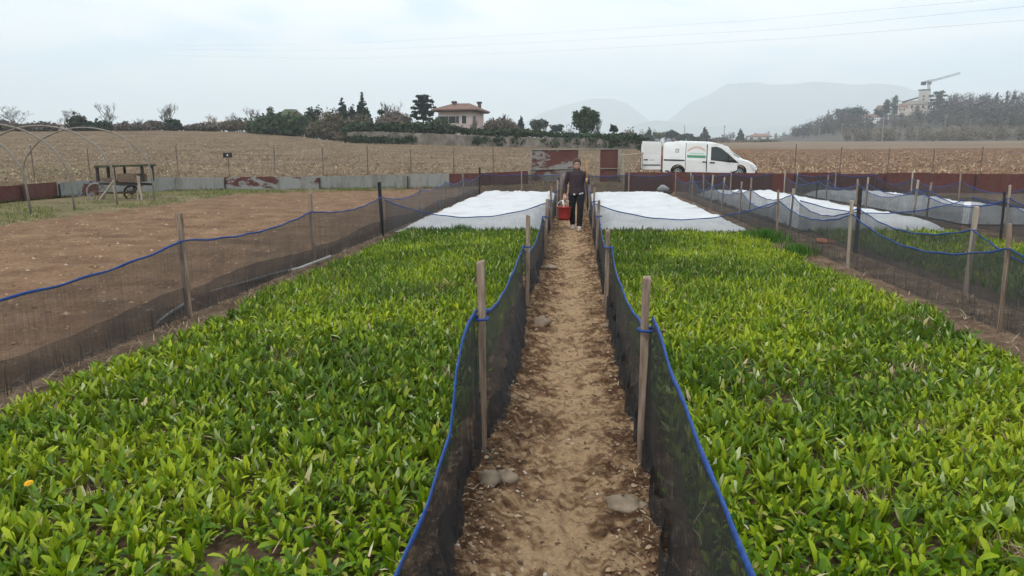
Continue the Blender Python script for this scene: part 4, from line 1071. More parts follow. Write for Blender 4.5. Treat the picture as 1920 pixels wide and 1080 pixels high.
def van():
    r_ = 42.5
    pr, pf = stand(1245, r_), stand(1419, r_)
    L = (pf - pr).length * 1.0; ang = math.atan2(pf.y - pr.y, pf.x - pr.x)
    z0 = (pr.z + pf.z) / 2 - 0.02
    root = empty('white_van', (pr.x, pr.y, z0), ang); tag(root, 'white panel van with its rear door swung open beside the gate', 'van')
    H = (AT(1300, 266, r_).z - z0); S = L / 4.85; 
    def X(u): return u * L
    # u along the length, h height as fraction of H
    wr = 0.33; xr, xf = X(0.165), X(0.815); bz = 0.26
    def arch(cx, rr, n=9):
        return [(cx + rr * math.cos(math.pi * (1 - i / (n - 1))), bz + 0.10 + rr * math.sin(math.pi * (1 - i / (n - 1)))) for i in range(n)]
    zlow = bz
    lowf = [(0.0, bz + 0.1), (xr - wr - 0.12, bz), (xr - 0.40, bz)] + arch(xr, 0.40)[1:-1] + [(xr + 0.40, bz), (xf - 0.40, bz)] + arch(xf, 0.40)[1:-1] + [(xf + 0.40, bz), (X(0.985), bz + 0.04)]
    upf = [(0.0, 0.90), (0.012, 0.955), (0.06, 0.985), (0.25, 1.0), (0.466, 0.985), (0.53, 0.965), (0.592, 0.925), (0.645, 0.86), (0.69, 0.765), (0.747, 0.645), (0.79, 0.57), (0.84, 0.505), (0.908, 0.455), (0.943, 0.395), (0.972, 0.31), (0.985, 0.24)]
    xs_ = sorted(set([round(x, 4) for x, z in lowf] + [round(X(u), 4) for u, z in upf] + [round(X(0.985) * i / 40, 4) for i in range(41)]))
    zl_ = np.interp(xs_, [q[0] for q in lowf], [q[1] for q in lowf]); zu_ = np.interp(xs_, [X(q[0]) for q in upf], [q[1] * H for q in upf])
    ZK = 0.5 * H
    def w(z): return 0.93 - 0.15 * max(0.0, (z - ZK) / (H - ZK))
    m = MB(); nx = len(xs_); nz = 9; sides = []
    for s_ in (-1, 1):
        vs = []
        for i, x in enumerate(xs_):
            lo, hi = zl_[i], max(zu_[i], zl_[i] + 0.02); mid = min(max(ZK, lo + 0.01), hi - 0.005)
            for j in range(nz):
                z = lo + (mid - lo) * j / 4 if j <= 4 else mid + (hi - mid) * (j - 4) / 4
                nose = 0.16 * max(0.0, (x / L - 0.86) / 0.125) ** 2
                edge = 0.05 * (j == nz - 1)
                vs.append((x, s_ * (w(z) - nose - edge), z))
        fs = grid_faces(nx, nz); fs = [tuple(f) for f in (fs if s_ > 0 else fs[:, ::-1])]
        sides.append(len(m.v)); m.add(vs, fs)
    # roof, bonnet, floor, tail between the two sides: cross strips with a crown
    def strip(j, crown):
        k0 = len(m.v); vs = []
        for i, x in enumerate(xs_):
            a, b_ = Vector(m.v[sides[0] + i * nz + j]), Vector(m.v[sides[1] + i * nz + j])
            for q in range(7):
                t = q / 6; p = a.lerp(b_, t); c_ = 1 - (2 * t - 1) ** 2
                u = x / L
                p.z += crown * 0.045 * c_; p.x += crown * (0.10 * c_ if 0.6 < u < 0.9 else 0.14 * c_ * min(1, max(0, (u - 0.86) / 0.1)) if u >= 0.9 else 0)
                vs.append(p)
        m.add(vs, [tuple(f) for f in (grid_faces(nx, 7) if crown else grid_faces(nx, 7)[:, ::-1])]); return k0
    kt = strip(nz - 1, 1); kb = strip(0, 0)
    for i in (0, nx - 1):
        for j in range(nz - 1):
            a, b_, c_, d_ = sides[0] + i * nz + j, sides[0] + i * nz + j + 1, sides[1] + i * nz + j + 1, sides[1] + i * nz + j
            m.f.append((a, b_, c_, d_) if i == 0 else (d_, c_, b_, a))
    body = m.build('body', M['van_white'], root, True)
    for cx in (xr, xf):
        ai, ao = arch(cx, 0.36, 13), arch(cx, 0.398, 13)
        MB().prism(ai + list(reversed(ao)), -0.90, 0.90).build('wheel_arch', M['rubber'], root)
    def clip(poly, keep_low):
        out = []
        for (x0_, z0_), (x1_, z1_) in zip(poly, poly[1:] + poly[:1]):
            i0, i1 = (z0_ <= ZK) == keep_low, (z1_ <= ZK) == keep_low
            if i0: out.append((x0_, z0_))
            if i0 != i1:
                t = (ZK - z0_) / (z1_ - z0_); out.append((x0_ + (x1_ - x0_) * t, ZK))
        return out
    def patch(name, pts, mat, parent, lift=0.006, thick=0.012, side=-1):
        """a plate lying on the van's side, creased where the side is"""
        mm_ = MB()
        for low_ in (True, False):
            pl = clip(pts, low_)
            if len(pl) < 3: continue
            a = [Vector((x, side * (w(z) + lift), z)) for x, z in pl]; b = [Vector((x, side * (w(z) - thick), z)) for x, z in pl]
            k_ = len(pl); mm_.add(a + b, [tuple(range(k_)), tuple(reversed(range(k_, 2 * k_)))] + [(i, i + k_, (i + 1) % k_ + k_, (i + 1) % k_) for i in range(k_)])
        return mm_.build(name, mat, parent)
    def U(px): return (px - 1245) / 174.0 * L
    def Zp(py): return AT(1300, py, r_).z - z0
    def zone(name, pix, mat, parent=root, lift=0.006, side=-1): return patch(name, [(U(a), Zp(b)) for a, b in pix], mat, parent, lift, side=side)
    fd = None
    for side in (-1, 1):
        door = zone('front_door', [(1328, 270), (1345, 269.5), (1365, 275), (1384, 301), (1383, 318), (1374, 321), (1328, 320)], M['van_white'], lift=0.008, side=side)
        zone('door_window', [(1335.5, 277), (1345, 276.5), (1352, 279), (1364, 288), (1384.5, 304.5), (1369, 303), (1335.5, 299)], M['glass_dark'], door, 0.012, side)
        zone('window_seal', [(1334.5, 276), (1345, 275.6), (1353, 278.3), (1365, 287.5), (1386, 305.2), (1369, 304), (1334.5, 300)], M['rubber'], door, 0.010, side)
        zone('door_handle', [(1333, 303), (1342, 303.6), (1342, 306), (1333, 305.4)], M['plastic'], door, 0.03, side)
        # shut lines
        zone('shut_line', [(1326.2, 271), (1328, 271), (1328, 321), (1326.2, 321)], M['rubber'], door, 0.004, side)
        zone('sliding_rail', [(1247, 298.3), (1286, 299.3), (1286, 301.6), (1247, 300.8)], M['rubber'], root, 0.015, side)
        zone('sliding_door', [(1288.5, 268), (1325.5, 268), (1325.5, 319.5), (1288.5, 319)], M['van_white'], root, 0.007, side)
        zone('shut_line', [(1287.2, 268), (1288.2, 268), (1288.2, 319), (1287.2, 319)], M['plastic'], root, 0.004, side)
        zone('door_handle', [(1319.5, 302), (1326, 302.4), (1326, 304.6), (1319.5, 304.2)], M['plastic'], root, 0.03, side)
        zone('side_moulding', [(1250, 319), (1258, 319), (1258, 321.5), (1250, 321.5)], M['plastic'], root, 0.02, side)
    zone('lettering_panel', [(1290, 271), (1325, 271), (1325, 297), (1290, 296)], M['panel_light'], root, 0.010)
    zone('green_band', [(1290.5, 290.5), (1325, 291.5), (1325, 296.5), (1290.5, 295.2)], M['decal_green'], root, 0.013)
    zone('pale_green_line', [(1294, 286.5), (1322, 287.2), (1322, 289.0), (1294, 288.2)], M['decal_pale_green'], root, 0.013)
    # faded arch of lettering, too worn to read
    arcp = [(1291 + 33 * i / 8, 278.0 - 4.0 * math.sin(math.pi * i / 8) + 2.6 * (1 - math.sin(math.pi * i / 8))) for i in range(9)]
    zone('faded_band', arcp + [(x, y + 4.6) for x, y in reversed(arcp)], M['decal_pink'], root, 0.013)
    zone('emblem', [(1268, 279), (1275, 279), (1275, 286), (1268, 286)], M['decal_grey'], root, 0.010)
    zone('emblem_mark', [(1269.5, 281), (1271.5, 281), (1273, 284.5), (1270.5, 285)], M['panel_light'], root, 0.013)
    # windscreen
    sc_ = []
    for k_ in range(5):
        yy = -0.72 + 1.44 * k_ / 4; b_ = 1 - (yy / 0.93) ** 2
        for (u_, h_) in ((0.80, 0.555), (0.747, 0.645), (0.69, 0.765), (0.638, 0.87)): sc_.append((X(u_) + 0.10 * b_ + 0.018, yy * (0.93 if h_ > 0.8 else 1.03), h_ * H + 0.045 * b_ + 0.015))
    MB().add(sc_, [(k_ * 4 + j, k_ * 4 + j + 1, (k_ + 1) * 4 + j + 1, (k_ + 1) * 4 + j) for k_ in range(4) for j in range(3)]).build('windscreen', M['glass_dark'], root, True)
    for side in (-1, 1):
        MB().add([(X(0.925), side * 0.90, 0.40 * H), (X(0.945), side * 0.80, 0.41 * H), (X(0.985) + 0.05, side * 0.66, 0.31 * H), (X(0.985) + 0.04, side * 0.74, 0.24 * H), (X(0.965), side * 0.88, 0.26 * H)], [(0, 1, 2, 3, 4) if side < 0 else (4, 3, 2, 1, 0)]).build('headlight', M['lamp_clear'], root)
        MB().box((X(0.70), side * 1.02, 0.56 * H), (0.12, 0.2, 0.24)).build('wing_mirror', M['plastic'], root, bevel=0.03)
        for cx in (xr, xf):
            wn_ = link('wheel', None, root, (cx, side * 0.80, 0.32))
            MB().lathe([(0.0, -0.1), (0.27, -0.1), (0.315, -0.08), (0.325, 0), (0.315, 0.08), (0.27, 0.1), (0.0, 0.1)], n=28, axis='y').build('tyre', M['rubber'], wn_, True)
            MB().lathe([(0.0, side * 0.085), (0.09, side * 0.11), (0.17, side * 0.09), (0.205, side * 0.113), (0.21, side * 0.06)], n=28, axis='y').build('rim', M['alloy'], wn_, True)
    MB().box((X(0.985) + 0.03, 0, 0.30), (0.20, 1.5, 0.2)).build('front_bumper', M['plastic'], root, bevel=0.05)
    MB().box((-0.06, 0, 0.42), (0.14, 1.7, 0.16)).build('rear_bumper', M['plastic'], root, bevel=0.03)
    MB().box((-0.016, 0.05, 0.56 * H), (0.012, 1.45, 0.66 * H)).build('load_opening_shade', M['rubber'], root)  # flat black panel paints the darkness of the open load space
    MB().box((-0.03, -0.83, 0.46 * H), (0.10, 0.12, 0.34 * H)).build('tail_light', M['lamp_red'], root, bevel=0.02)
    MB().box((-0.03, 0.83, 0.46 * H), (0.10, 0.12, 0.34 * H)).build('tail_light', M['lamp_red'], root, bevel=0.02)
    for u_ in (0.10, 0.46):
        MB().tube([(X(u_), -0.74, H), (X(u_), -0.70, H + 0.075), (X(u_), 0.70, H + 0.075), (X(u_), 0.74, H)], 0.022, 6).build('roof_bar', M['plastic'], root)
    # open rear door: swung back in line with the side
    dw = (1245 - 1207) / 174.0 * L; zb, zt = Zp(318), Zp(265)
    door = link('rear_door', None, root, (-0.10, -0.90, 0)); door.rotation_euler = (0, 0, R(3))
    prof = [(0.0, zb), (-dw + 0.06, zb), (-dw, zb + 0.1), (-dw, zt - 0.25), (-dw + 0.05, zt), (-0.06, zt - 0.04), (0, zt - 0.14)]
    door_skin = MB().prism(prof, -0.03, 0.03).build('door_skin', M['van_white'], door, bevel=0.02)
    MB().prism([(-0.10, zb + 0.55 * (zt - zb)), (-dw + 0.14, zb + 0.55 * (zt - zb)), (-dw + 0.12, zt - 0.18), (-0.10, zt - 0.22)], -0.036, -0.028).build('door_inset', M['panel_light'], door)
    MB().box((-dw + 0.26, -0.045, zb + 0.355 * (zt - zb)), (0.22, 0.03, 0.05)).build('door_handle', M['plastic'], door)
    MB().box((-dw + 0.60, -0.036, zb + 0.345 * (zt - zb)), (0.22, 0.012, 0.03)).build('door_badge', M['steel'], door)
    MB().box((-dw / 2, -0.04, zb + 0.17 * (zt - zb)), (dw * 0.95, 0.03, 0.05)).build('door_trim', M['plastic'], door)
    MB().tube([(-dw - 0.01, 0.02, zb - 0.02), (-dw - 0.02, 0.02, zt + 0.06)], 0.03, 6).build('door_edge', M['plastic'], door)
    MB().tube([(-0.25, 0.0, zb + 0.02), (0.02, 0.1, zb + 0.0)], 0.03, 6).build('door_stay', M['rubber'], door)
van()

# ================================================================== PERSON
def loft_parts(chains, n=14):
    """each chain: list of (x, y, z, rx, ry) rings, rounded off at both ends; ring planes stand across the chain"""
    m = MB()
    for ch in chains:
        P_ = [Vector(c[:3]) for c in ch]; k = len(P_); vs = []
        for i in range(k):
            t = (P_[min(i + 1, k - 1)] - P_[max(i - 1, 0)]).normalized()
            ref = Vector((1, 0, 0)) if abs(t.x) < 0.8 else Vector((0, 1, 0))
            a = (ref - t * ref.dot(t)).normalized(); b = t.cross(a)
            for j in range(n):
                w = 2 * math.pi * j / n; vs.append(P_[i] + a * math.cos(w) * ch[i][3] + b * math.sin(w) * ch[i][4])
        fs = [(i * n + j, i * n + (j + 1) % n, (i + 1) * n + (j + 1) % n, (i + 1) * n + j) for i in range(k - 1) for j in range(n)]
        t0, t1 = (P_[0] - P_[1]).normalized(), (P_[-1] - P_[-2]).normalized()
        c0, c1 = len(vs), len(vs) + 1
        vs += [P_[0] + t0 * min(ch[0][3], ch[0][4]) * 0.5, P_[-1] + t1 * min(ch[-1][3], ch[-1][4]) * 0.5]
        fs += [(c0, (j + 1) % n, j) for j in range(n)] + [(c1, (k - 1) * n + j, (k - 1) * n + (j + 1) % n) for j in range(n)]
        m.add(vs, fs)
    return m
def fuse(name, mb, mat, parent, voxel, smooth=4):
    me = mb.mesh(name + '_raw', None); o = link(name + '_raw', me)
    r = o.modifiers.new('r', 'REMESH'); r.mode = 'VOXEL'; r.voxel_size = voxel
    s = o.modifiers.new('s', 'SMOOTH'); s.factor = 0.5; s.iterations = smooth
    dg = bpy.context.evaluated_depsgraph_get()
    out = bpy.data.meshes.new_from_object(o.evaluated_get(dg)); out.name = name
    bpy.data.objects.remove(o)
    out.materials.clear(); out.materials.append(mat); out.polygons.foreach_set('use_smooth', [True] * len(out.polygons)); out.update()
    return link(name, out, parent)
M['skin'] = plain('skin', (0.56, 0.34, 0.26), 0.5, 0.3)
M['jacket'] = noisy('plum_jacket', [(0.3, (0.026, 0.016, 0.021)), (0.7, (0.062, 0.041, 0.049))], 25, 0.8, 5, 0.4, 0.006)
M['trousers'] = noisy('black_trousers', [(0.3, (0.008, 0.008, 0.012)), (0.7, (0.018, 0.018, 0.024))], 25, 0.85, 5, 0.4, 0.005)
M['shoe'] = noisy('grey_shoe', [(0.3, (0.36, 0.34, 0.33)), (0.7, (0.58, 0.56, 0.55))], 30, 0.7)
M['hair'] = noisy('brown_hair', [(0.3, (0.045, 0.026, 0.018)), (0.7, (0.10, 0.06, 0.04))], 30, 0.6, stretch=(6, 6, 1))
M['tool_wood'] = noisy('orange_handle', [(0.3, (0.32, 0.15, 0.06)), (0.7, (0.46, 0.24, 0.11))], 12, 0.6)
M['bucket_red'] = plain('red_plastic', (0.42, 0.045, 0.04), 0.4, 0.4)
M['white_plastic'] = plain('white_plastic', (0.72, 0.71, 0.68), 0.4, 0.4)
def person():
    g = G(1080, 433); root_z = float(path_z(np.array(g.x), np.array(g.y)))
    sc = (on_y(1080, 299, g.y).z - root_z) / 1.66
    root = empty('person', (g.x, g.y, root_z + 0.005), math.atan2(-g.x, g.y) * 0.0)
    tag(root, 'person in dark plum jacket and black trousers walking on the path with a red bucket', 'person')
    root.scale = (sc, sc, sc)
    # pose: walking towards the camera (-y); their right arm is on the picture's left
    hipR, kneeR, ankR = (-0.095, 0.01, 0.86), (-0.10, 0.02, 0.47), (-0.085, 0.17, 0.10)
    hipL, kneeL, ankL = (0.095, -0.01, 0.86), (0.095, -0.13, 0.475), (0.075, -0.17, 0.085)
    shR, elR, wrR = (-0.20, 0.02, 1.34), (-0.275, 0.06, 1.06), (-0.285, -0.03, 0.83)
    shL, elL, wrL = (0.20, 0.02, 1.34), (0.275, 0.04, 1.085), (0.225, -0.16, 1.17)
    def lerp(a, b, t): return tuple(a[i] + (b[i] - a[i]) * t for i in range(3))
    def limb(a, b, c, r): 
        pts = [lerp(a, b, 0), lerp(a, b, .35), lerp(a, b, .7), b, lerp(b, c, .3), lerp(b, c, .65), c]
        return [(*p, q, q) for p, q in zip(pts, r)]
    def torso(e=0.0): return [(0, 0, 0.80, .14 + e, .10 + e), (0, 0, 0.90, .175 + e, .125 + e), (0, 0.0, 1.02, .155 + e, .115 + e), (0, 0.0, 1.16, .16 + e, .118 + e), (0, 0.005, 1.28, .175 + e, .115 + e), (0, 0.015, 1.36, .155 + e, .095 + e), (0, 0.02, 1.41, .085 + e, .075 + e)]
    legr = [.088, .082, .066, .056, .056, .050, .036]; armr = [.056, .050, .043, .039, .038, .033, .026]
    ch = [torso(), limb(hipR, kneeR, ankR, legr), limb(hipL, kneeL, ankL, legr), limb(shR, elR, wrR, armr), limb(shL, elL, wrL, armr)]
    ch.append([(0, 0.02, 1.38, .058, .058), (0, 0.01, 1.43, .05, .052), (0, 0.0, 1.47, .052, .056)])                  # neck
    hd = [(0, -0.012, 1.432, .036, .040), (0, -0.012, 1.455, .053, .062), (0, -0.006, 1.485, .064, .080), (0, 0.0, 1.525, .072, .093), (0, 0.005, 1.57, .075, .097), (0, 0.010, 1.61, .068, .088), (0, 0.012, 1.64, .048, .062)]
    ch.append(hd)
    ch.append([(0, -0.092, 1.548, .010, .010), (0, -0.106, 1.527, .013, .013), (0, -0.112, 1.516, .014, .011)])        # nose
    for s in (-1, 1): ch.append([(s * .072, 0.01, 1.505, .010, .014), (s * .078, 0.012, 1.535, .012, .018), (s * .076, 0.012, 1.555, .010, .014)])
    ch.append([(-.022, -0.092, 1.484, .006, .008), (0, -0.098, 1.482, .007, .010), (.022, -0.092, 1.484, .006, .008)])    # lips
    for an, dy in ((ankR, -0.10), (ankL, -0.10)):                                                                         # feet
        ch.append([(an[0], an[1] + .045, an[2] - .045, .030, .034), (an[0], an[1] - .03, an[2] - .045, .036, .034), (an[0] * 1.05, an[1] - .11, an[2] - .058, .036, .022)])
    # right hand: closed round the bucket's bail
    w = Vector(wrR); ch.append([(w.x, w.y, w.z + .01, .024, .020), (w.x - .003, w.y - .01, w.z - .045, .036, .019), (w.x - .003, w.y - .018, w.z - .09, .036, .017)])
    for i, (oy, ln) in enumerate(((-.030, .95), (-.010, 1.05), (.010, 1.0), (.028, .82))):
        b0 = Vector((w.x - .003 + oy, w.y - .018, w.z - .09)); 
        pts = [b0, b0 + Vector((0, -.006, -.03)) * ln, b0 + Vector((0, .018, -.048)) * ln, b0 + Vector((0, .036, -.032)) * ln]
        ch.append([(*p, q, q) for p, q in zip(pts, (.0095, .009, .0085, .0075))])
    b0 = Vector((w.x + .03, w.y - .01, w.z - .03)); ch.append([(*p, q, q) for p, q in zip([b0, b0 + Vector((.012, -.022, -.03)), b0 + Vector((-.006, -.034, -.055))], (.012, .0105, .009))])
    # left hand: a fist round the upright handle
    w = Vector(wrL); hx, hy_ = .235, -.225
    ch.append([(w.x, w.y, w.z, .023, .022), (w.x + .002, w.y - .035, w.z + .005, .022, .036), (hx - .012, hy_ + .022, w.z + .008, .018, .038)])
    for i, (oz, ln) in enumerate(((.034, .95), (.012, 1.05), (-.010, 1.0), (-.031, .82))):
        b0 = Vector((hx - .022, hy_ + .012, w.z + .008 + oz))
        pts = [b0, b0 + Vector((-.004, -.030, 0)) * ln, b0 + Vector((.020, -.042, 0)) * ln, b0 + Vector((.042, -.026, 0)) * ln]
        ch.append([(*p, q, q) for p, q in zip(pts, (.0095, .0095, .009, .008))])
    b0 = Vector((hx + .004, hy_ + .034, w.z + .035)); ch.append([(*p, q, q) for p, q in zip([b0, b0 + Vector((.024, -.012, .012)), b0 + Vector((.026, -.042, .014))], (.012, .0105, .009))])
    body = fuse('body', loft_parts(ch), M['skin'], root, 0.0085, 2)
    # jacket
    e = .022
    tj = [(0, 0, 0.815, .185, .145), (0, 0, 0.84, .19, .15), (0, 0, 0.92, .192, .148), (0, 0.0, 1.02, .18, .142), (0, 0.0, 1.16, .183, .143), (0, 0.005, 1.28, .192, .135), (0, 0.015, 1.36, .168, .112), (0, 0.018, 1.405, .10, .09)]
    ja = [.074, .068, .060, .056, .055, .049, .043]
    jc = [tj, limb((shR[0] * .92, shR[1], shR[2] + .01), elR, lerp(elR, wrR, .94), ja), limb((shL[0] * .92, shL[1], shL[2] + .01), elL, lerp(elL, wrL, .90), ja)]
    jc.append([(0, 0.03, 1.395, .088, .085), (0, 0.03, 1.425, .083, .08), (0, 0.035, 1.452, .078, .074)])   # collar
    j = fuse('jacket', loft_parts(jc), M['jacket'], root, 0.012, 4)
    # trousers
    tr = [.112, .104, .086, .078, .076, .070, .062]
    tc = [[(0, 0, 0.76, .12, .10), (0, 0, 0.84, .178, .132), (0, 0, 0.93, .175, .13)], limb(hipR, kneeR, (ankR[0], ankR[1] - .005, ankR[2] - .015), tr), limb(hipL, kneeL, (ankL[0], ankL[1], ankL[2] - .01), tr)]
    t = fuse('trousers', loft_parts(tc), M['trousers'], root, 0.012, 4)
    for an in (ankR, ankL):
        s = fuse('shoe', loft_parts([[(an[0], an[1] + .06, an[2] - .045, .034, .040), (an[0], an[1] + .0, an[2] - .035, .042, .050), (an[0], an[1] - .07, an[2] - .045, .047, .038), (an[0] * 1.06, an[1] - .15, an[2] - .058, .046, .026)]]), M['shoe'], root, 0.008, 2)
        MB().box((an[0] * 1.03, an[1] - .045, an[2] - .088), (.088, .27, .022)).build('sole', M['white_plastic'], s, bevel=0.008)
    # hair: pulled back, close to the skull, a knot behind
    hc = [[(0, 0.04, 1.50, .076, .072), (0, 0.034, 1.565, .089, .092), (0, 0.014, 1.612, .088, .106), (0, 0.006, 1.648, .074, .096), (0, 0.010, 1.675, .045, .06)], [(0, 0.10, 1.56, .035, .035), (0, 0.13, 1.55, .038, .036), (0, 0.15, 1.53, .025, .025)]]
    for s_ in (-1, 1): hc.append([(s_ * .070, 0.03, 1.50, .016, .03), (s_ * .079, 0.015, 1.56, .016, .045), (s_ * .070, -0.01, 1.61, .022, .05)])
    fuse('hair', loft_parts(hc), M['hair'], root, 0.007, 3)
    gl = MB()
    for s_ in (-1, 1):
        gl.ring((s_ * .033, -0.103, 1.548), .024, .0032, 'y', 16, 5)
        gl.tube([(s_ * .057, -0.10, 1.552), (s_ * .078, 0.0, 1.55)], .003, 5)
    gl.tube([(-.010, -0.106, 1.552), (.010, -0.106, 1.552)], .003, 5)
    gl.build('glasses', M['black'], root)
    for s_ in (-1, 1):
        MB().lathe([(0.0, -.006), (.006, -.004), (.009, 0.0), (.006, .004), (0, .006)], (s_ * .033, -0.088, 1.548), 10).build('eye', M['black'], root, True)
    MB().box((-.055, -.152, .835), (.045, .012, .04), (0, .3, 0)).build('hem_patch', M['white_cloth'], j)
    MB().box((.11, -.140, .855), (.11, .012, .028), (0, -.25, .35)).build('hem_patch', M['white_cloth'], j)
    # tool with an upright handle
    base = Vector((g.x, g.y, root_z + .005))
    o = empty('hand_tool', base + Vector((hx, hy_, 0.40)) * sc); tag(o, 'tool with an orange wooden handle and dark lower end held upright', 'tool')
    MB().tube([(0, 0, .66 * sc), (.002, 0, .95 * sc), (-.004, 0, 1.25 * sc)], [.021, .020, .026], 10).build('handle', M['tool_wood'], o, True)
    MB().tube([(.045, .02, .02), (.03, .01, .3 * sc), (0, 0, .66 * sc)], [.012, .017, .021], 8).build('shaft', M['black'], o, True)
    MB().box((.05, .0, .05), (.02, .09, .13), (0, .12, 0)).build('blade', M['steel'], o, bevel=.006)
    # bucket
    hand = base + Vector((wrR[0] - .003, wrR[1] + .0, wrR[2] - .135)) * sc
    bk = empty('bucket', (hand.x + .0, hand.y, hand.z - .46)); tag(bk, 'red plastic bucket with a white bail hanging from the hand', 'bucket')
    MB().lathe([(0, .012), (.118, .012), (.122, 0), (.135, .06), (.165, .29), (.178, .296), (.178, .308), (.163, .308), (.155, .29), (.125, .03), (0, .022)], n=28).build('shell', M['bucket_red'], bk, True)
    MB().tube([(.17 * math.cos(math.pi * i / 12), .0, .295 + .165 * math.sin(math.pi * i / 12)) for i in range(13)], .006, 6).build('bail', M['white_plastic'], bk, True)
    kn = empty('knife', bk.location + Vector((-.02, -.03, .05))); tag(kn, 'white-handled harvest knife standing in the red bucket', 'knife')
    MB().tube([(0, 0, .18), (.004, .0, .30), (-.02, -.005, .40)], [.014, .02, .022], 8).build('handle', M['white_plastic'], kn, True)
    MB().box((.0, 0, .10), (.03, .004, .19)).build('blade', M['steel'], kn)
    n = 60; m = MB()
    lv = mesh_np('cut_leaves', (lambda g_: g_.reshape(-1, 3))(leaf_geo(40, RNG.uniform(0, 6.28, 40), RNG.uniform(.3, 1.2, 40), RNG.uniform(0, 1.2, 40), RNG.uniform(.08, .13, 40), RNG.uniform(.03, .05, 40), 3) + np.stack([RNG.uniform(-.07, .07, 40), RNG.uniform(-.07, .07, 40), RNG.uniform(.14, .2, 40)], -1)[:, None, None, :]), (leaf_faces(3)[None] + 12 * np.arange(40)[:, None, None]).reshape(-1, 4), M['leaf_obj'], True)
    o = link('cut_leaves', lv, None, bk.location); tag(o, kind='stuff')
person()

# ================================================================== HOUSES
M['pink_wall'] = noisy('pink_render', [(0.3, (0.47, 0.36, 0.33)), (0.7, (0.58, 0.47, 0.43))], 0.6, 0.9, 6)
M['roof_tile'] = noisy('roof_tiles', [(0.3, (0.13, 0.075, 0.058)), (0.7, (0.23, 0.14, 0.108))], 1.4, 0.9, 6)
M['roof_orange'] = noisy('orange_roof', [(0.3, (0.20, 0.115, 0.085)), (0.7, (0.30, 0.18, 0.14))], 1.2, 0.9, 6)
M['white_wall'] = noisy('white_render', [(0.3, (0.60, 0.58, 0.54)), (0.7, (0.72, 0.70, 0.66))], 0.6, 0.9)
M['grey_wall'] = noisy('old_stone_wall', [(0.3, (0.075, 0.065, 0.055)), (0.5, (0.165, 0.145, 0.12)), (0.7, (0.27, 0.24, 0.20))], 0.9, 0.95, 8, 0.9, 0.15)
M['tower_wall'] = noisy('tower_render', [(0.3, (0.42, 0.40, 0.35)), (0.7, (0.55, 0.53, 0.48))], 0.4, 0.9)
M['eave'] = noisy('dark_eaves', [(0.3, (0.04, 0.03, 0.025)), (0.7, (0.08, 0.06, 0.05))], 2, 0.9)
M['opening'] = plain('dark_opening', (0.02, 0.022, 0.025), 0.4, 0.3)
M['frame_white'] = plain('pale_frame', (0.55, 0.53, 0.5), 0.7)
def hip_roof(m, x0, x1, y0, y1, z, h, ov=0.6, inset=None):
    x0 -= ov; x1 += ov; y0 -= ov; y1 += ov; i = inset if inset is not None else (y1 - y0) / 2
    vs = [(x0, y0, z), (x1, y0, z), (x1, y1, z), (x0, y1, z), (x0 + i, (y0 + y1) / 2, z + h), (x1 - i, (y0 + y1) / 2, z + h), (x0, y0, z - 0.18), (x1, y0, z - 0.18), (x1, y1, z - 0.18), (x0, y1, z - 0.18)]
    fs = [(0, 1, 5, 4), (2, 3, 4, 5), (1, 2, 5), (3, 0, 4), (0, 6, 7, 1), (1, 7, 8, 2), (2, 8, 9, 3), (3, 9, 6, 0), (9, 8, 7, 6)]
    return m.add(vs, fs)
def window(root, x, y, z, w, h, axis='y', mat=None, frame=True, sgn=-1):
    d = (w, 0.12, h) if axis == 'y' else (0.12, w, h); f = (w + 0.24, 0.06, h + 0.24) if axis == 'y' else (0.06, w + 0.24, h + 0.24)
    o = Vector((0, sgn * 0.02, 0)) if axis == 'y' else Vector((sgn * 0.02, 0, 0))
    wd = MB().box(Vector((x, y, z)) + o, d).build('window', mat or M['opening'], root)
    if frame: MB().box(Vector((x, y, z)), f).build('window_frame', M['frame_white'], wd)
    return wd
def villa():
    r_ = 122
    pl, pc, prr = stand(823, r_), stand(884, r_), stand(916, r_ + 5)
    k = (stand(900, r_) - stand(800, r_)).length / 100       # metres a photo pixel
    base = Vector((pl.x, pl.y, min(pl.z, pc.z)))
    ang = math.atan2(pc.y - pl.y, pc.x - pl.x) - R(17)
    root = empty('villa', base, ang); tag(root, 'pink house with a hipped tile roof and two chimneys behind the hedge', 'house')
    W, D = 62 * k * 1.05, 44 * k * 1.9; zw = AT(880, 208, r_).z - base.z; zr = AT(853, 194, r_).z - base.z
    MB().box((W / 2, D / 2, zw / 2 - 0.5), (W, D, zw + 1)).build('walls', M['pink_wall'], root)
    rf = hip_roof(MB(), 0, W, 0, D, zw + 0.19, zr - zw, 0.9, W * 0.42).build('roof', M['roof_tile'], root)
    MB().box((W / 2, D / 2, zw - 0.08), (W + 1.5, D + 1.5, 0.12)).build('eaves', M['eave'], root)
    zz = AT(860, 225, r_).z - base.z
    for (u, zc, w, h, mt) in ((0.42, 0.52, 1.1, 1.05, None), (0.77, 0.52, 0.7, 1.2, None), (0.12, 0.52, 0.8, 1.05, None)):
        wd = window(root, W * u, -0.02, zz, w, h)
        for s in (-1, 1):
            if u < 0.5: MB().box((W * u + s * w * 0.78, -0.09, zz), (w * 0.42, 0.06, h)).build('shutter', M['shutter'], wd)
    for v in (0.16,): window(root, W + 0.02, D * v, zz - 0.1, 1.2, 1.5, 'x', sgn=1)
    for (x, y, z0, h, w) in ((W * 0.34, D * 0.36, zw + 0.5, zr - zw - 0.35, 0.5), (W * 0.96, D * 0.75, zw, 1.35, 0.48)):
        c = MB().box((x, y, z0 + h / 2), (w, w, h)).build('chimney', M['roof_tile'], root)
        MB().box((x, y, z0 + h + 0.16), (w * 1.5, w * 1.5, 0.3)).build('chimney_cap', M['eave'], c)
M['shutter'] = plain('dark_shutter', (0.05, 0.055, 0.05), 0.7)
villa()
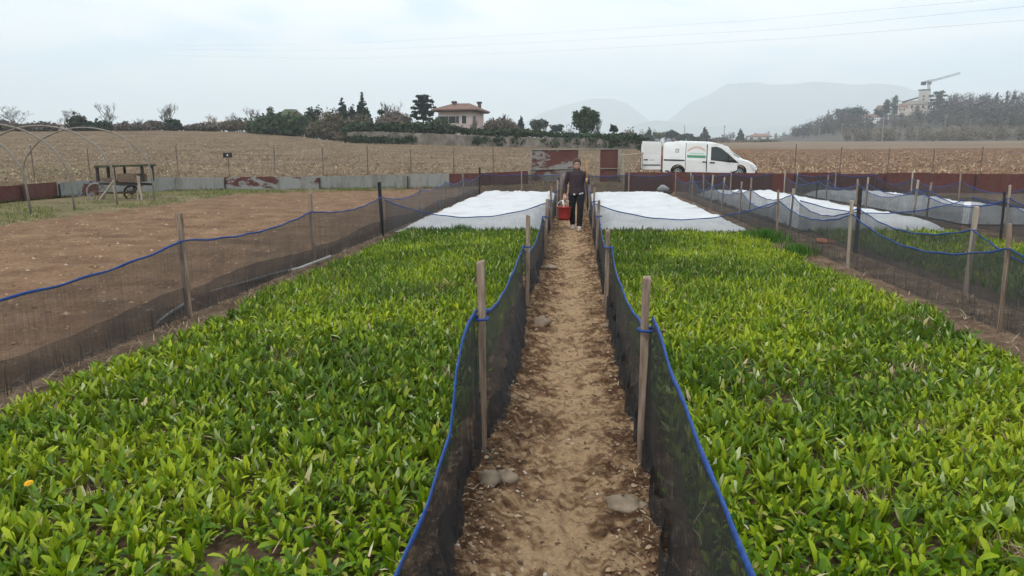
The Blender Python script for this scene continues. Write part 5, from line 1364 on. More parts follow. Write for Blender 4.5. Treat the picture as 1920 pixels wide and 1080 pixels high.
def small_house(px0, px1, ytop, yeave, r_, label, wall, roof, ybase=None, wins=2, flat=False, name='house', depth=1.0):
    a, b = stand(px0, r_), stand(px1, r_); W = (b - a).length; ang = math.atan2(b.y - a.y, b.x - a.x)
    zb = AT(px0, ybase, r_).z if ybase else min(a.z, b.z)
    root = empty(name, (a.x, a.y, zb), ang); tag(root, label, 'house')
    ze, zt = AT((px0 + px1) / 2, yeave, r_).z - zb, AT((px0 + px1) / 2, ytop, r_).z - zb; D = W * 0.6 * depth
    MB().box((W / 2, D / 2, ze / 2 - 1), (W, D, ze + 2)).build('walls', wall, root)
    hip_roof(MB(), 0, W, 0, D, ze + 0.19, max(0.4, zt - ze), 0.5, None if not flat else 0.3).build('roof', roof, root)
    for i in range(wins): window(root, W * (i + 0.5) / wins, -0.02, ze * 0.58, min(1.4, W * 0.12), min(1.8, ze * 0.4), frame=False)
    return root
small_house(1400, 1445, 251, 256, 420, 'long white house with a reddish roof beyond the far field', M['white_wall'], M['roof_orange'], 265, 3)
small_house(1345, 1362, 260, 261.5, 400, 'low white shed beside the far dark conifer', M['white_wall'], M['roof_tile'], 266, 1)
small_house(1287, 1304, 256, 260, 330, 'small pale house half hidden behind the van roof', M['white_wall'], M['roof_tile'], 268, 2)
small_house(1260, 1268, 260, 262, 330, 'tiny pale house left of the one behind the van', M['white_wall'], M['roof_tile'], 268, 1)
small_house(390, 418, 223, 230, 150, 'white gabled house on the field skyline among bare shrubs', M['white_wall'], M['frame_white'], 240, 1)
small_house(524, 572, 206, 222, 140, 'house with a mossy green roof behind the big dark shrub', M['pink_wall'], M['moss_roof'] if 'moss_roof' in M else M['top_green'], 245, 2)
small_house(114, 140, 232, 235, 150, 'low white building behind the dark skyline bush', M['white_wall'], M['frame_white'], 242, 1)

# stone boundary wall with ivy along its top
WP = [(652, 266, 100), (720, 268, 99), (800, 271, 97), (900, 274, 96), (1000, 276.5, 95), (1100, 278, 94.5), (1200, 279, 94)]
pts = [stand(p[0], p[2] - 1.2) for p in WP]
tops = [AT(p[0], q, p[2] - 1.2).z for p, q in zip(WP, (246, 246, 249, 253, 256, 258, 262))]
root = empty('stone_wall', pts[0]); tag(root, 'old grey stone wall at the far edge of the stubble field', 'wall')
nn_ = 14
for i in range(nn_):
    u0, u1 = i / nn_ * (len(pts) - 1), (i + 1) / nn_ * (len(pts) - 1)
    def at_(u): k = min(int(u), len(pts) - 2); return pts[k].lerp(pts[k + 1], u - k), tops[k] + (tops[k + 1] - tops[k]) * (u - k)
    nu = 14; vs = []; off = (i % 3) * 0.03
    for j in range(nu):
        p, t = at_(u0 + (u1 - u0) * j / (nu - 1)); q = p - root.location
        for (dy, z) in ((-off, Tz(p.x, p.y) - 0.5), (-off + 0.05 * math.sin(j * 2.3 + i), t - random.uniform(0, 0.25)), (0.5, t - random.uniform(0, 0.2)), (0.5, Tz(p.x, p.y) - 0.5)): vs.append((q.x, q.y + dy, z - root.location.z))
    MB().add(vs, [(j * 4 + a, j * 4 + (a + 1) % 4, (j + 1) * 4 + (a + 1) % 4, (j + 1) * 4 + a) for j in range(nu - 1) for a in range(4)] + [(3, 2, 1, 0), tuple((nu - 1) * 4 + a for a in range(4))]).build('wall_section', M['grey_wall'], root)

# ================================================================== TREES
def clumps(cent, rad, n, size, cols, wts=None, squash=0.75, up=0.3):
    """leaf-sized faces through a crown: n faces around lobes (cent, rad)"""
    cent, rad = np.array(cent, float), np.array(rad, float)
    if rad.ndim == 1: rad = np.repeat(rad[:, None], 3, 1)
    w_ = rad.prod(1) ** (2 / 3.0); i = RNG.choice(len(cent), n, p=w_ / w_.sum())
    d = RNG.normal(0, 1, (n, 3)); d /= np.linalg.norm(d, axis=1)[:, None]
    rr = RNG.random(n) ** 0.42 * RNG.uniform(0.82, 1.28, n)
    p = cent[i] + d * rad[i] * rr[:, None]
    nrm = d + RNG.normal(0, 0.6, (n, 3)) + np.array([0, 0, up]); nrm /= np.linalg.norm(nrm, axis=1)[:, None]
    a = np.cross(nrm, RNG.normal(0, 1, (n, 3))); a /= np.linalg.norm(a, axis=1)[:, None]; b = np.cross(nrm, a)
    s = size * RNG.uniform(0.6, 1.4, n)[:, None]
    V = np.stack([p - a * s, p - b * s * squash, p + a * s, p + b * s * squash], 1).reshape(-1, 3)
    Fc = np.arange(4 * n).reshape(-1, 4)
    c = pick(cols, n, wts); lob = RNG.uniform(0.75, 1.25, len(cent))[i][:, None]
    return V, Fc, np.repeat(c * lob, 4, 0)
EVG = [(0.022, 0.045, 0.018), (0.034, 0.062, 0.022), (0.050, 0.078, 0.030)]
DARK = [(0.016, 0.030, 0.016), (0.025, 0.045, 0.022), (0.036, 0.058, 0.028)]
BLUEG = [(0.020, 0.040, 0.030), (0.032, 0.055, 0.040)]
BROWN = [(0.12, 0.09, 0.06), (0.17, 0.13, 0.085), (0.10, 0.085, 0.05), (0.09, 0.10, 0.045)]
TWIG = [(0.11, 0.09, 0.075), (0.16, 0.13, 0.11), (0.08, 0.065, 0.055)]
PINKT = [(0.13, 0.10, 0.08), (0.10, 0.08, 0.065), (0.17, 0.135, 0.105)]
def branches(h, spread, seed, levels=4, n0=5, r0=None, up=0.55):
    rd = random.Random(seed); segs = []
    def grow(p, d, L, r_, lv):
        pts = [p]; q = p; dd = d.copy()
        for i in range(3):
            dd = (dd + Vector((rd.uniform(-.22, .22), rd.uniform(-.22, .22), rd.uniform(-.05, .22)))).normalized(); q = q + dd * L / 3; pts.append(q)
        segs.append((pts, [r_, r_ * .85, r_ * .7, r_ * .55], lv))
        if lv >= levels: return
        for j in range(n0 if lv == 0 else rd.randint(3, 4)):
            t = rd.uniform(0.35, 1.0); bp = pts[min(3, int(t * 3))].lerp(pts[min(3, int(t * 3) + 1)], t * 3 - int(t * 3)) if t < 1 else pts[3]
            w = rd.uniform(0, 6.28); nd = (dd * up + Vector((math.cos(w) * spread, math.sin(w) * spread, rd.uniform(0.1, 0.6)))).normalized()
            grow(bp, nd, L * rd.uniform(0.55, 0.8), r_ * 0.5, lv + 1)
    grow(Vector((0, 0, 0)), Vector((0, 0, 1)), h * 0.34, r0 or h * 0.022, 0)
    return segs
def fit(segs, h, wd):
    top = max(p.z for s in segs for p in s[0]); xs = max(max(abs(p.x), abs(p.y)) for s in segs for p in s[0])
    kz, kx = h / top, wd / 2 / xs
    return [([Vector((p.x * kx, p.y * kx, p.z * kz)) for p in a], b, c) for a, b, c in segs]
def bare_tree(p, h, wd, label, seed, mat='bark', group=None, name='bare_tree', multi=1, spread=0.75):
    root = empty(name, p); tag(root, label, 'tree', group)
    tr, cr = MB(), MB()
    for k in range(multi):
        segs = fit(branches(h, spread, seed + k * 7, 4), h * random.uniform(0.8, 1), wd / (1 if multi == 1 else 1.5))
        ox = Vector((random.uniform(-1, 1) * wd * 0.25 * (multi > 1), random.uniform(-1, 1) * wd * 0.2 * (multi > 1), -0.3))
        for pts, rr, lv in segs:
            (tr if lv < 2 else cr).tube([q + ox for q in pts], [max(x, h * 0.003) for x in rr], 4 if lv < 2 else 3, False)
    tr.build('trunk', M[mat], root); cr.build('crown', M[mat], root)
    return root
def px_size(r_): return (stand(1000, r_) - stand(900, r_)).length / 100
def leafy(px, ytop, r_, wpx, kind, label, cols=None, ybase=None, n=1400, size=0.28, group=None, name=None, seed=0, cat='tree'):
    k = px_size(r_); p = stand(px, r_)
    if ybase: p.z = AT(px, ybase, r_).z
    h = AT(px, ytop, r_).z - p.z; w = wpx * k; rd = random.Random(seed + int(px))
    cols = cols or EVG; cent, rad = [], []
    if kind == 'bush':
        for i in range(14):
            a, q = rd.uniform(0, 6.28), math.sqrt(rd.random()) * 0.75; x, y = math.cos(a) * q * w / 2, math.sin(a) * q * w / 2.4
            z = h * (0.40 + 0.32 * (1 - q * q) * rd.uniform(0.6, 1.1)); cent.append((x, y, z * 0.8)); rad.append((w * 0.19, w * 0.19, min(z * 0.55, h * 0.3)))
            cent.append((x, y, h * 0.2)); rad.append((w * 0.2, w * 0.2, h * 0.25))
    elif kind == 'conifer':
        for i in range(16):
            t = (i + 0.3) / 16; q = (1 - t) ** 0.85 * 0.5 * w
            for j in range(max(1, int(5 * (1 - t)) + 1)):
                a = rd.uniform(0, 6.28); cent.append((math.cos(a) * q * 0.6, math.sin(a) * q * 0.6, h * (0.06 + 0.93 * t))); rad.append((q * 0.55 + 0.1, q * 0.55 + 0.1, h * 0.045))
    elif kind == 'column':
        for i in range(12):
            t = i / 11; q = w * 0.42 * math.sin(math.pi * (0.12 + 0.80 * t)) ** 0.6; cent.append((rd.uniform(-.1, .1) * w, rd.uniform(-.1, .1) * w, h * (0.1 + 0.86 * t))); rad.append((q, q, h * 0.09))
    elif kind == 'cedar':
        for t, q in ((0.10, 0.8), (0.22, 1.0), (0.36, 0.92), (0.50, 0.95), (0.64, 0.72), (0.80, 0.85), (0.93, 0.45)):
            for j in range(7):
                a = 6.28 * j / 7 + rd.uniform(-.3, .3); d = q * w / 2 * rd.uniform(0.45, 0.85); cent.append((math.cos(a) * d, math.sin(a) * d, h * (t + rd.uniform(-.05, .05)))); rad.append((w * rd.uniform(0.10, 0.17), w * 0.14, h * rd.uniform(0.02, 0.04)))
        for i in range(6): cent.append((0, 0, h * (0.3 + 0.11 * i))); rad.append((w * 0.15, w * 0.15, h * 0.075))
    elif kind == 'ivy':
        for a in ((0, 0, 0.25, 0.30), (-0.3, 0, 0.62, 0.17), (-0.12, 0.1, 0.55, 0.25), (0.12, 0, 0.55, 0.26), (0.0, 0, 0.84, 0.15), (0.33, 0, 0.66, 0.15), (0.22, 0.1, 0.76, 0.11), (-0.36, 0, 0.72, 0.10), (0.02, 0, 0.4, 0.32), (0.30, 0, 0.5, 0.16), (-0.24, 0, 0.42, 0.22), (-0.1, 0, 0.74, 0.13)):
            cent.append((a[0] * w, a[1] * w, a[2] * h)); rad.append((a[3] * w, a[3] * w, a[3] * h * 0.8))
    elif kind == 'round':
        for i in range(16):
            a, q = rd.uniform(0, 6.28), math.sqrt(rd.random()) * 0.32; cent.append((math.cos(a) * q * w, math.sin(a) * q * w, h * rd.uniform(0.45, 0.8))); rad.append((w * 0.2, w * 0.2, h * 0.17))
    elif kind == 'palm':
        pass
    root = empty(name or {'bush': 'evergreen_bush', 'conifer': 'conifer_tree', 'column': 'cypress_tree', 'cedar': 'cedar_tree', 'ivy': 'ivy_clad_tree', 'round': 'round_tree'}[kind], p)
    tag(root, label, cat, group)
    V, Fc, C_ = clumps(cent, rad, n, size, cols)
    link('crown', mesh_np('crown', V, Fc, M['tint_leaf'], False, C_), root)
    MB().tube([(0, 0, -0.5), (0.05, 0, h * 0.5), (0, 0, h * (0.55 if kind == 'bush' else 0.93))], [max(0.12, w * 0.035), max(0.08, w * 0.025), 0.04], 6).build('trunk', M['bark'], root)
    return root
def bare(px, ytop, r_, wpx, label, seed, ybase=None, **kw):
    p = stand(px, r_)
    if ybase: p.z = AT(px, ybase, r_).z
    return bare_tree(p, AT(px, ytop, r_).z - p.z, wpx * px_size(r_), label, seed, **kw)
def thicket(px, ytop, r_, wpx, label, cols, n=1600, ybase=None, seed=0, name='bare_thicket', size=0.16):
    """a mound of fine twigs"""
    k = px_size(r_); p = stand(px, r_)
    if ybase: p.z = AT(px, ybase, r_).z
    h = AT(px, ytop, r_).z - p.z; w = wpx * k; rd = random.Random(seed + px)
    cent, rad = [], []
    for i in range(11):
        a, q = rd.uniform(0, 6.28), math.sqrt(rd.random()) * 0.8; x, y = math.cos(a) * q * w / 2, math.sin(a) * q * w / 2.6
        hh = h * (1 - 0.65 * q * q) * rd.uniform(0.8, 1.0); cent.append((x, y, hh * 0.55)); rad.append((w * 0.17, w * 0.17, hh * 0.48))
    root = empty(name, p); tag(root, label, 'shrub')
    V, Fc, C_ = clumps(cent, rad, int(n * 2.0), size * 1.7, cols, None, 0.4, 0.0)
    link('twigs', mesh_np('twigs', V, Fc, M['tint'], False, C_), root)
    st = MB()
    for i in range(7): a = rd.uniform(0, 6.28); st.tube([(math.cos(a) * w * 0.1, math.sin(a) * w * 0.1, -0.3), (math.cos(a) * w * 0.33, math.sin(a) * w * 0.3, h * 0.6)], [0.06, 0.02], 4, False)
    st.build('stems', M['bark'], root)
# skyline, from the left
bare(36, 190, 137, 62, 'leafless wide-branched tree on the skyline above the hoops', 1)
bare(8, 205, 140, 40, 'leafless smaller tree cut by the left picture edge', 2)
thicket(15, 224, 136, 60, 'low grey leafless shrubs under the bare tree above the hoops', TWIG, 900)
bare(128, 193, 138, 44, 'leafless tree rising behind the dark evergreen bush', 3)
leafy(149, 208, 135, 34, 'bush', 'dark evergreen bush leaning on the skyline before a leafless tree', DARK, n=900)
leafy(186, 222, 135, 50, 'bush', 'low dark hedge clump between the dark bush and a tall bare tree', DARK, n=800, name='hedge', cat='hedge')
bare(213, 181, 137, 50, 'tall leafless upright tree on the skyline right of the dark bush', 4, spread=0.55)
bare(265, 211, 138, 24, 'tiny leafless tree on the skyline', 5)
thicket(294, 222, 136, 46, 'low brown leafless shrub left of the half-green skyline tree', TWIG, 800)
bare(328, 187, 137, 48, 'leafless tree with a dark evergreen base on the skyline', 6, multi=2)
leafy(328, 216, 134, 30, 'bush', 'dark round evergreen bush at the foot of a leafless tree', DARK, n=700)
thicket(372, 230, 136, 60, 'low grey shrubs left of the white gabled house', TWIG, 700)
thicket(430, 224, 136, 50, 'brown leafless shrub right of the white gabled house', PINKT, 1000)
bare(404, 208, 140, 22, 'tiny leafless tree behind the white gabled house', 7)
bare(440, 206, 139, 34, 'reddish leafless tree behind the brown shrub', 8)
bare(478, 196, 139, 34, 'leafless tree left of the pale slender tree', 9)
leafy(514, 196, 139, 24, 'round', 'pale grey-green small tree behind the big dark shrub', [(0.10, 0.12, 0.08), (0.15, 0.16, 0.11)], n=300)
leafy(526, 207, 126, 128, 'bush', 'very large dark green dome of shrubs at the field edge', EVG, None, 3200, 0.34, name='evergreen_shrub', cat='shrub')
leafy(588, 195, 133, 34, 'round', 'dark evergreen tree right of the mossy roof', DARK, None, 700)
thicket(560, 205, 131, 60, 'olive brown bush behind the dark dome of shrubs', BROWN, 900)
thicket(622, 203, 122, 88, 'wide olive brown thicket right of the dark dome', BROWN, 2600)
thicket(672, 207, 126, 74, 'rusty brown thicket under the dark conifers', BROWN, 1900)
leafy(645, 183, 130, 26, 'conifer', 'short dark conifer left of the taller one', BLUEG, 232, 700)
leafy(683, 172, 130, 30, 'conifer', 'tall dark conifer with a ragged crown above brown thickets', BLUEG, 232, 900)
leafy(664, 192, 131, 20, 'round', 'small dark tree between the two ragged conifers', BLUEG, None, 300)
bare(742, 178, 133, 58, 'pale leafless tree left of the cedar', 10, multi=2)
thicket(746, 206, 124, 78, 'domed brown leafless bush beneath the cedar', PINKT, 2600, 244)
leafy(795, 179, 127, 48, 'cedar', 'dark layered cedar beside the pink house', BLUEG, 226, 1500, 0.25)
leafy(818, 214, 108, 72, 'bush', 'broad dark green bush in front of the pink house', EVG, None, 2200, 0.25)
leafy(700, 222, 106, 92, 'bush', 'dark evergreen bush sprawling over the left end of the stone wall', DARK, None, 2200, 0.24)
thicket(760, 226, 104, 40, 'small dark shrub on the stone wall below the domed brown bush', EVG, 700)
thicket(940, 216, 118, 62, 'domed brown leafless bush right of the pink house', PINKT, 2300, 250)
bare(947, 202, 120, 24, 'thin leafless tree above the brown dome right of the house', 11)
bare(893, 214, 112, 30, 'small leafless tree in front of the house corner', 12)
leafy(977, 216, 150, 18, 'conifer', 'small dark blue-green conifer right of the brown dome', BLUEG, 247, 500, 0.25)
leafy(1012, 222, 160, 38, 'round', 'grey-green rounded tree right of the small conifer', [(0.045, 0.065, 0.045), (0.07, 0.09, 0.06)], 256, 800, 0.3)
leafy(1043, 232, 165, 28, 'round', 'low dark tree left of the ivy-clad tree', BLUEG, 257, 500, 0.3)
thicket(1070, 234, 150, 50, 'low grey thicket behind the ivy-clad tree', TWIG, 700)
leafy(1097, 198, 108, 54, 'ivy', 'ivy-clad dark green tree standing alone beyond the wall', EVG, 251, 2600, 0.22)
bare(1122, 212, 109, 26, 'leafless side stems beside the ivy-clad tree', 13)
leafy(1150, 233, 125, 16, 'round', 'tiny dark tree right of the ivy-clad tree', DARK, 254, 250, 0.25)
thicket(1178, 232, 150, 36, 'pinkish leafless bush above the end of the hedge', PINKT, 700)
leafy(1216, 238, 280, 20, 'conifer', 'slim grey conifer just left of the van', BLUEG, 268, 400, 0.5)
leafy(1236, 246, 290, 26, 'round', 'yellowish green tree above the rear of the van', [(0.10, 0.11, 0.05), (0.14, 0.14, 0.07)], 268, 400, 0.5)
leafy(1258, 242, 300, 30, 'round', 'dark rounded tree above the rear of the van', BLUEG, 268, 600, 0.5)
leafy(1280, 250, 300, 36, 'round', 'low dark tree left of the pale house behind the van', BLUEG, 268, 600, 0.5)
leafy(1302, 254, 295, 30, 'bush', 'low dark bush right of the pale house behind the van', DARK, 269, 500, 0.5)
leafy(1320, 237, 310, 24, 'conifer', 'purplish dark conifer above the van bonnet', [(0.05, 0.045, 0.045), (0.07, 0.06, 0.06)], 268, 800, 0.5)
leafy(1387, 239, 390, 17, 'conifer', 'narrow dark conifer beside the far white house', DARK, 267, 700, 0.55)
thicket(1345, 258, 350, 60, 'low grey-brown bushes on the far edge of the field right of the van', TWIG, 700, 268, size=0.4)
thicket(1420, 261, 340, 90, 'low brown bushes in front of the far white house', BROWN, 900, 268, size=0.4)
leafy(1437, 261, 330, 24, 'bush', 'single dark low bush at the far field edge', DARK, 270, 250, 0.4)

for i, (px, yt, w_) in enumerate(((62, 228, 50), (95, 226, 44), (240, 227, 44), (270, 229, 40), (392, 226, 40), (455, 216, 50), (492, 214, 40), (600, 222, 60), (640, 226, 60), (690, 226, 50))):
    thicket(px, yt, 134 if px < 500 else 121, w_, ('low leafless scrub left of the dark skyline bush', 'low leafless scrub touching the dark skyline bush', 'low scrub right of the tall upright bare tree', 'low scrub under the tiny skyline tree', 'low scrub hiding the foot of the white gabled house', 'reddish scrub left of the big dark dome', 'reddish scrub touching the big dark dome', 'olive scrub right of the big dark dome', 'olive scrub below the shorter ragged conifer', 'olive scrub below the taller ragged conifer')[i], TWIG if px < 430 else BROWN, 900)
# hedge along the wall top: one long ivy hedge
hc, hr = [], []
for i in range(70):
    u = i / 69; px = 655 + u * 545; r_ = np.interp(px, [w[0] for w in WP], [w[2] for w in WP]) + 0.3
    p = stand(px, float(r_)); yt = np.interp(px, [650, 700, 790, 850, 900, 1000, 1100, 1160, 1205], [232, 228, 228, 236, 240, 244, 249, 249, 254]); yb_ = np.interp(px, [650, 800, 850, 900, 1000, 1130, 1160, 1205], [252, 252, 252, 254, 258, 261, 272, 277])
    zt, zb = AT(px, float(yt) + random.uniform(-3.5, 2.0), float(r_)).z, AT(px, float(yb_) + random.choice((-3, -1, 0, 2, 6, 9)) * random.random(), float(r_)).z
    hc.append((p.x, p.y, (zt + zb) / 2)); hr.append((1.05, 0.9, (zt - zb) / 2 * random.uniform(0.75, 1.05)))
for px in [random.uniform(655, 785) for _ in range(44)] + [random.uniform(885, 905) for _ in range(4)] + [random.uniform(850, 1140) for _ in range(16)] + [random.uniform(1140, 1205) for _ in range(14)]:
    r_ = float(np.interp(px, [w[0] for w in WP], [w[2] for w in WP])) - 1.0; p = stand(px, r_); tz = AT(px, 258, r_).z
    z0 = p.z + random.uniform(0, 0.8) * (tz - p.z); hc.append((p.x, p.y, (z0 + tz) / 2)); hr.append((random.uniform(0.4, 1.0), 0.55, (tz - z0) / 2 + 0.3))
hc, hr = np.array(hc), np.array(hr); o0 = hc[0].copy()
V, Fc, C_ = clumps(hc - o0, hr, 12500, 0.2, EVG + DARK)
root = empty('ivy_hedge', tuple(o0)); tag(root, 'long dark ivy hedge on top of the stone wall', 'hedge')
link('foliage', mesh_np('foliage', V, Fc, M['tint_leaf'], False, C_), root)
# small palm
p = stand(717, 118); p.z = AT(717, 240, 118).z; h = AT(717, 206, 118).z - p.z
root = empty('palm_tree', p); tag(root, 'small palm with a dark tufted head left of the brown dome', 'tree')
MB().tube([(0, 0, -0.3), (0.05, 0, h * 0.5), (0, 0, h * 0.88)], [0.16, 0.13, 0.13], 8).build('trunk', M['bark'], root)
V, Fc, C_ = clumps([(0, 0, h * 0.9), (0.25, 0, h * 0.86), (-0.25, 0, h * 0.86)], [0.42, 0.35, 0.35], 160, 0.25, DARK, None, 0.25)
link('crown', mesh_np('crown', V, Fc, M['tint_leaf'], False, C_), root)

# ================================================================== HILL ON THE RIGHT
HP = [(1380, 266, 560), (1440, 260, 560), (1500, 250, 555), (1560, 238, 545), (1620, 231, 530), (1660, 221, 525), (1700, 214, 520), (1760, 212, 510), (1820, 216, 500), (1920, 218, 480), (2100, 212, 470), (2400, 214, 470), (2900, 236, 470)]
hx = np.linspace(1380, 2900, 160); hy0 = np.interp(hx, [q[0] for q in HP], [q[1] for q in HP]); hr1 = np.interp(hx, [q[0] for q in HP], [q[2] for q in HP])
nv = 40; HV = np.zeros((160, nv, 3))
for i, px in enumerate(hx):
    top = AT(float(px), float(hy0[i]), float(hr1[i]))
    for j in range(nv):
        u = j / (nv - 1); v = u / 0.62
        r_ = 318 + (hr1[i] - 318) * min(v, 1) if v <= 1 else hr1[i] + (u - 0.62) / 0.38 * 260
        q = stand(float(px), float(r_)); s = min(v, 1); s = s * s * (3 - 2 * s) * 0.55 + s * 0.45
        z = q.z - 0.3 + (top.z - q.z) * s
        if v > 1: z = top.z - (u - 0.62) / 0.38 * (top.z + 6)
        HV[i, j] = (q.x, q.y, z)
M['hill'] = noisy('winter_woodland_floor', [(0.3, (0.05, 0.043, 0.036)), (0.7, (0.10, 0.085, 0.068))], 0.05, 0.95)
tag(link('wooded_hill', mesh_np('wooded_hill', HV.reshape(-1, 3), grid_faces(160, nv), M['hill'], True)), kind='structure')
def on_hill(px, u):
    i = np.clip((px - 1380) / (2900 - 1380) * 159, 0, 158.99); j = np.clip(u * (nv - 1), 0, nv - 1.01)
    i0, j0 = int(i), int(j); f, g = i - i0, j - j0
    return Vector(HV[i0, j0] * (1 - f) * (1 - g) + HV[i0 + 1, j0] * f * (1 - g) + HV[i0, j0 + 1] * (1 - f) * g + HV[i0 + 1, j0 + 1] * f * g)
def wood_mass(name, n_trees, pfun, hrange, cols, per, size, sq, flat=False):
    cents, rads = [], []
    for _ in range(n_trees):
        p = pfun(); h = random.uniform(*hrange) * float(np.clip((px_of(p)[0] - 1400) / 170, 0.4, 1) * (0.72 if 1590 < px_of(p)[0] < 1755 and p.y > 335 else 1) if p.y > 250 and p.x > 60 else 1)
        cents.append((p.x, p.y, p.z + h * 0.55)); rads.append((h * 0.27, h * 0.27, h * 0.45))
        cents.append((p.x + h * 0.1, p.y, p.z + h * 0.3)); rads.append((h * 0.2, h * 0.2, h * 0.28))
    V, Fc, C_ = clumps(cents, rads, n_trees * per, size, cols, None, sq, 0.0)
    return tag(link(name, mesh_np(name, V, Fc, M['tint'], False, C_)), kind='stuff')
GREYP = [(0.085, 0.073, 0.082), (0.12, 0.10, 0.108), (0.058, 0.05, 0.056), (0.10, 0.092, 0.08)]
def hp(lo=0.30, hi=0.64, x0=1480, x1=2500):
    def f():
        while True:
            px, u = random.uniform(x0, x1), random.uniform(lo, hi)
            if not (1596 < px < 1752 and u > 0.38): return on_hill(px, u)
    return f
wood_mass('leafless_wood', 620, hp(0.30, 0.57), (8, 12), GREYP, 115, 0.7, 0.28)
wood_mass('leafless_wood', 200, hp(0.24, 0.42), (5.5, 9), [(0.12, 0.105, 0.085), (0.09, 0.08, 0.07), (0.14, 0.13, 0.085)], 120, 0.55, 0.26)
wood_mass('dark_wood_floor', 300, hp(0.22, 0.6), (3.5, 6), [(0.05, 0.045, 0.04), (0.07, 0.07, 0.045)], 60, 0.6, 0.3)
def field_edge():
    px = random.uniform(1580, 2400); return stand(px, random.uniform(318, 345))
wood_mass('bramble_scrub', 300, field_edge, (3.5, 6.5), [(0.17, 0.135, 0.10), (0.12, 0.105, 0.07), (0.21, 0.175, 0.13)], 90, 0.5, 0.28)
def low_ridge(): return stand(random.uniform(1200, 1490), random.uniform(560, 700)) + Vector((0, 0, random.uniform(-2, 7)))
wood_mass('distant_wood', 420, low_ridge, (9, 13), [(0.07, 0.075, 0.075), (0.09, 0.09, 0.09)], 60, 0.8, 0.25)
def left_edge_wood(): return stand(random.uniform(1490, 1640), random.uniform(400, 500))
# single trees that stand out on the hill
def hill_leafy(px, ytop, u, wpx, kind, label, cols, n, size=0.5, ybase=None):
    p = on_hill(px, u); r_ = math.hypot(p.x, p.y); _, yb2 = px_of(p)
    return leafy(px, ytop, r_, wpx, kind, label, cols, yb2 + 1 if ybase is None else ybase, n, size)
hill_leafy(1655, 187, 0.55, 16, 'column', 'dark cypress left of its taller twin below the tower', BLUEG, 900, 0.42)
hill_leafy(1670, 180, 0.56, 16, 'column', 'taller dark cypress of the pair left of the tower', BLUEG, 900, 0.42)
hill_leafy(1640, 202, 0.5, 18, 'round', 'small dark tree left of the two cypresses', BLUEG, 500, 0.45)
hill_leafy(1750, 171, 0.60, 38, 'cedar', 'dark spreading cedar right of the tower', DARK, 1500, 0.5)
hill_leafy(1606, 197, 0.5, 30, 'round', 'dark evergreen tree at the left shoulder of the hill', BLUEG, 1100, 0.5)
hill_leafy(1580, 198, 0.52, 42, 'round', 'greyish rounded tree beside the dark evergreen on the hill shoulder', [(0.06, 0.065, 0.055), (0.08, 0.08, 0.07)], 1100, 0.5)
hill_leafy(1548, 204, 0.52, 20, 'conifer', 'slim dark conifer at the far left of the hill wood', BLUEG, 500, 0.45)
hill_leafy(1595, 214, 0.42, 40, 'round', 'blue-green evergreen mass low on the hill', BLUEG, 1200, 0.5)
hill_leafy(1620, 230, 0.36, 36, 'round', 'grey-green tree below the orange roofs', [(0.05, 0.06, 0.05), (0.07, 0.075, 0.06)], 900, 0.5)
for i, (px, yt, w_, lb) in enumerate(((1790, 168, 40, 'pale leafless tree right of the spreading cedar'), (1808, 168, 34, 'greenish leafless tree on the hill crest'), (1830, 164, 44, 'bare round-crowned tree on the hill crest'), (1848, 166, 36, 'bare forked tree on the hill crest'), (1900, 160, 40, 'tall bare tree near the right picture edge'), (1918, 154, 30, 'tallest bare tree at the right picture edge'), (1776, 172, 26, 'small bare tree touching the spreading cedar'))):
    p = on_hill(px, 0.60); bare_tree(p, AT(px, yt, math.hypot(p.x, p.y)).z - p.z, w_ * px_size(math.hypot(p.x, p.y)), lb, 40 + i)
for i, (px, yt, lb) in enumerate(((1858, 171, 'ivy-covered trunk, leftmost of three on the crest'), (1876, 168, 'ivy-covered trunk in the middle of three on the crest'), (1889, 167, 'ivy-covered trunk, rightmost of three on the crest'))):
    hill_leafy(px, yt + 3, 0.58, 6, 'column', lb, GREYP, 200, 0.4, 203)

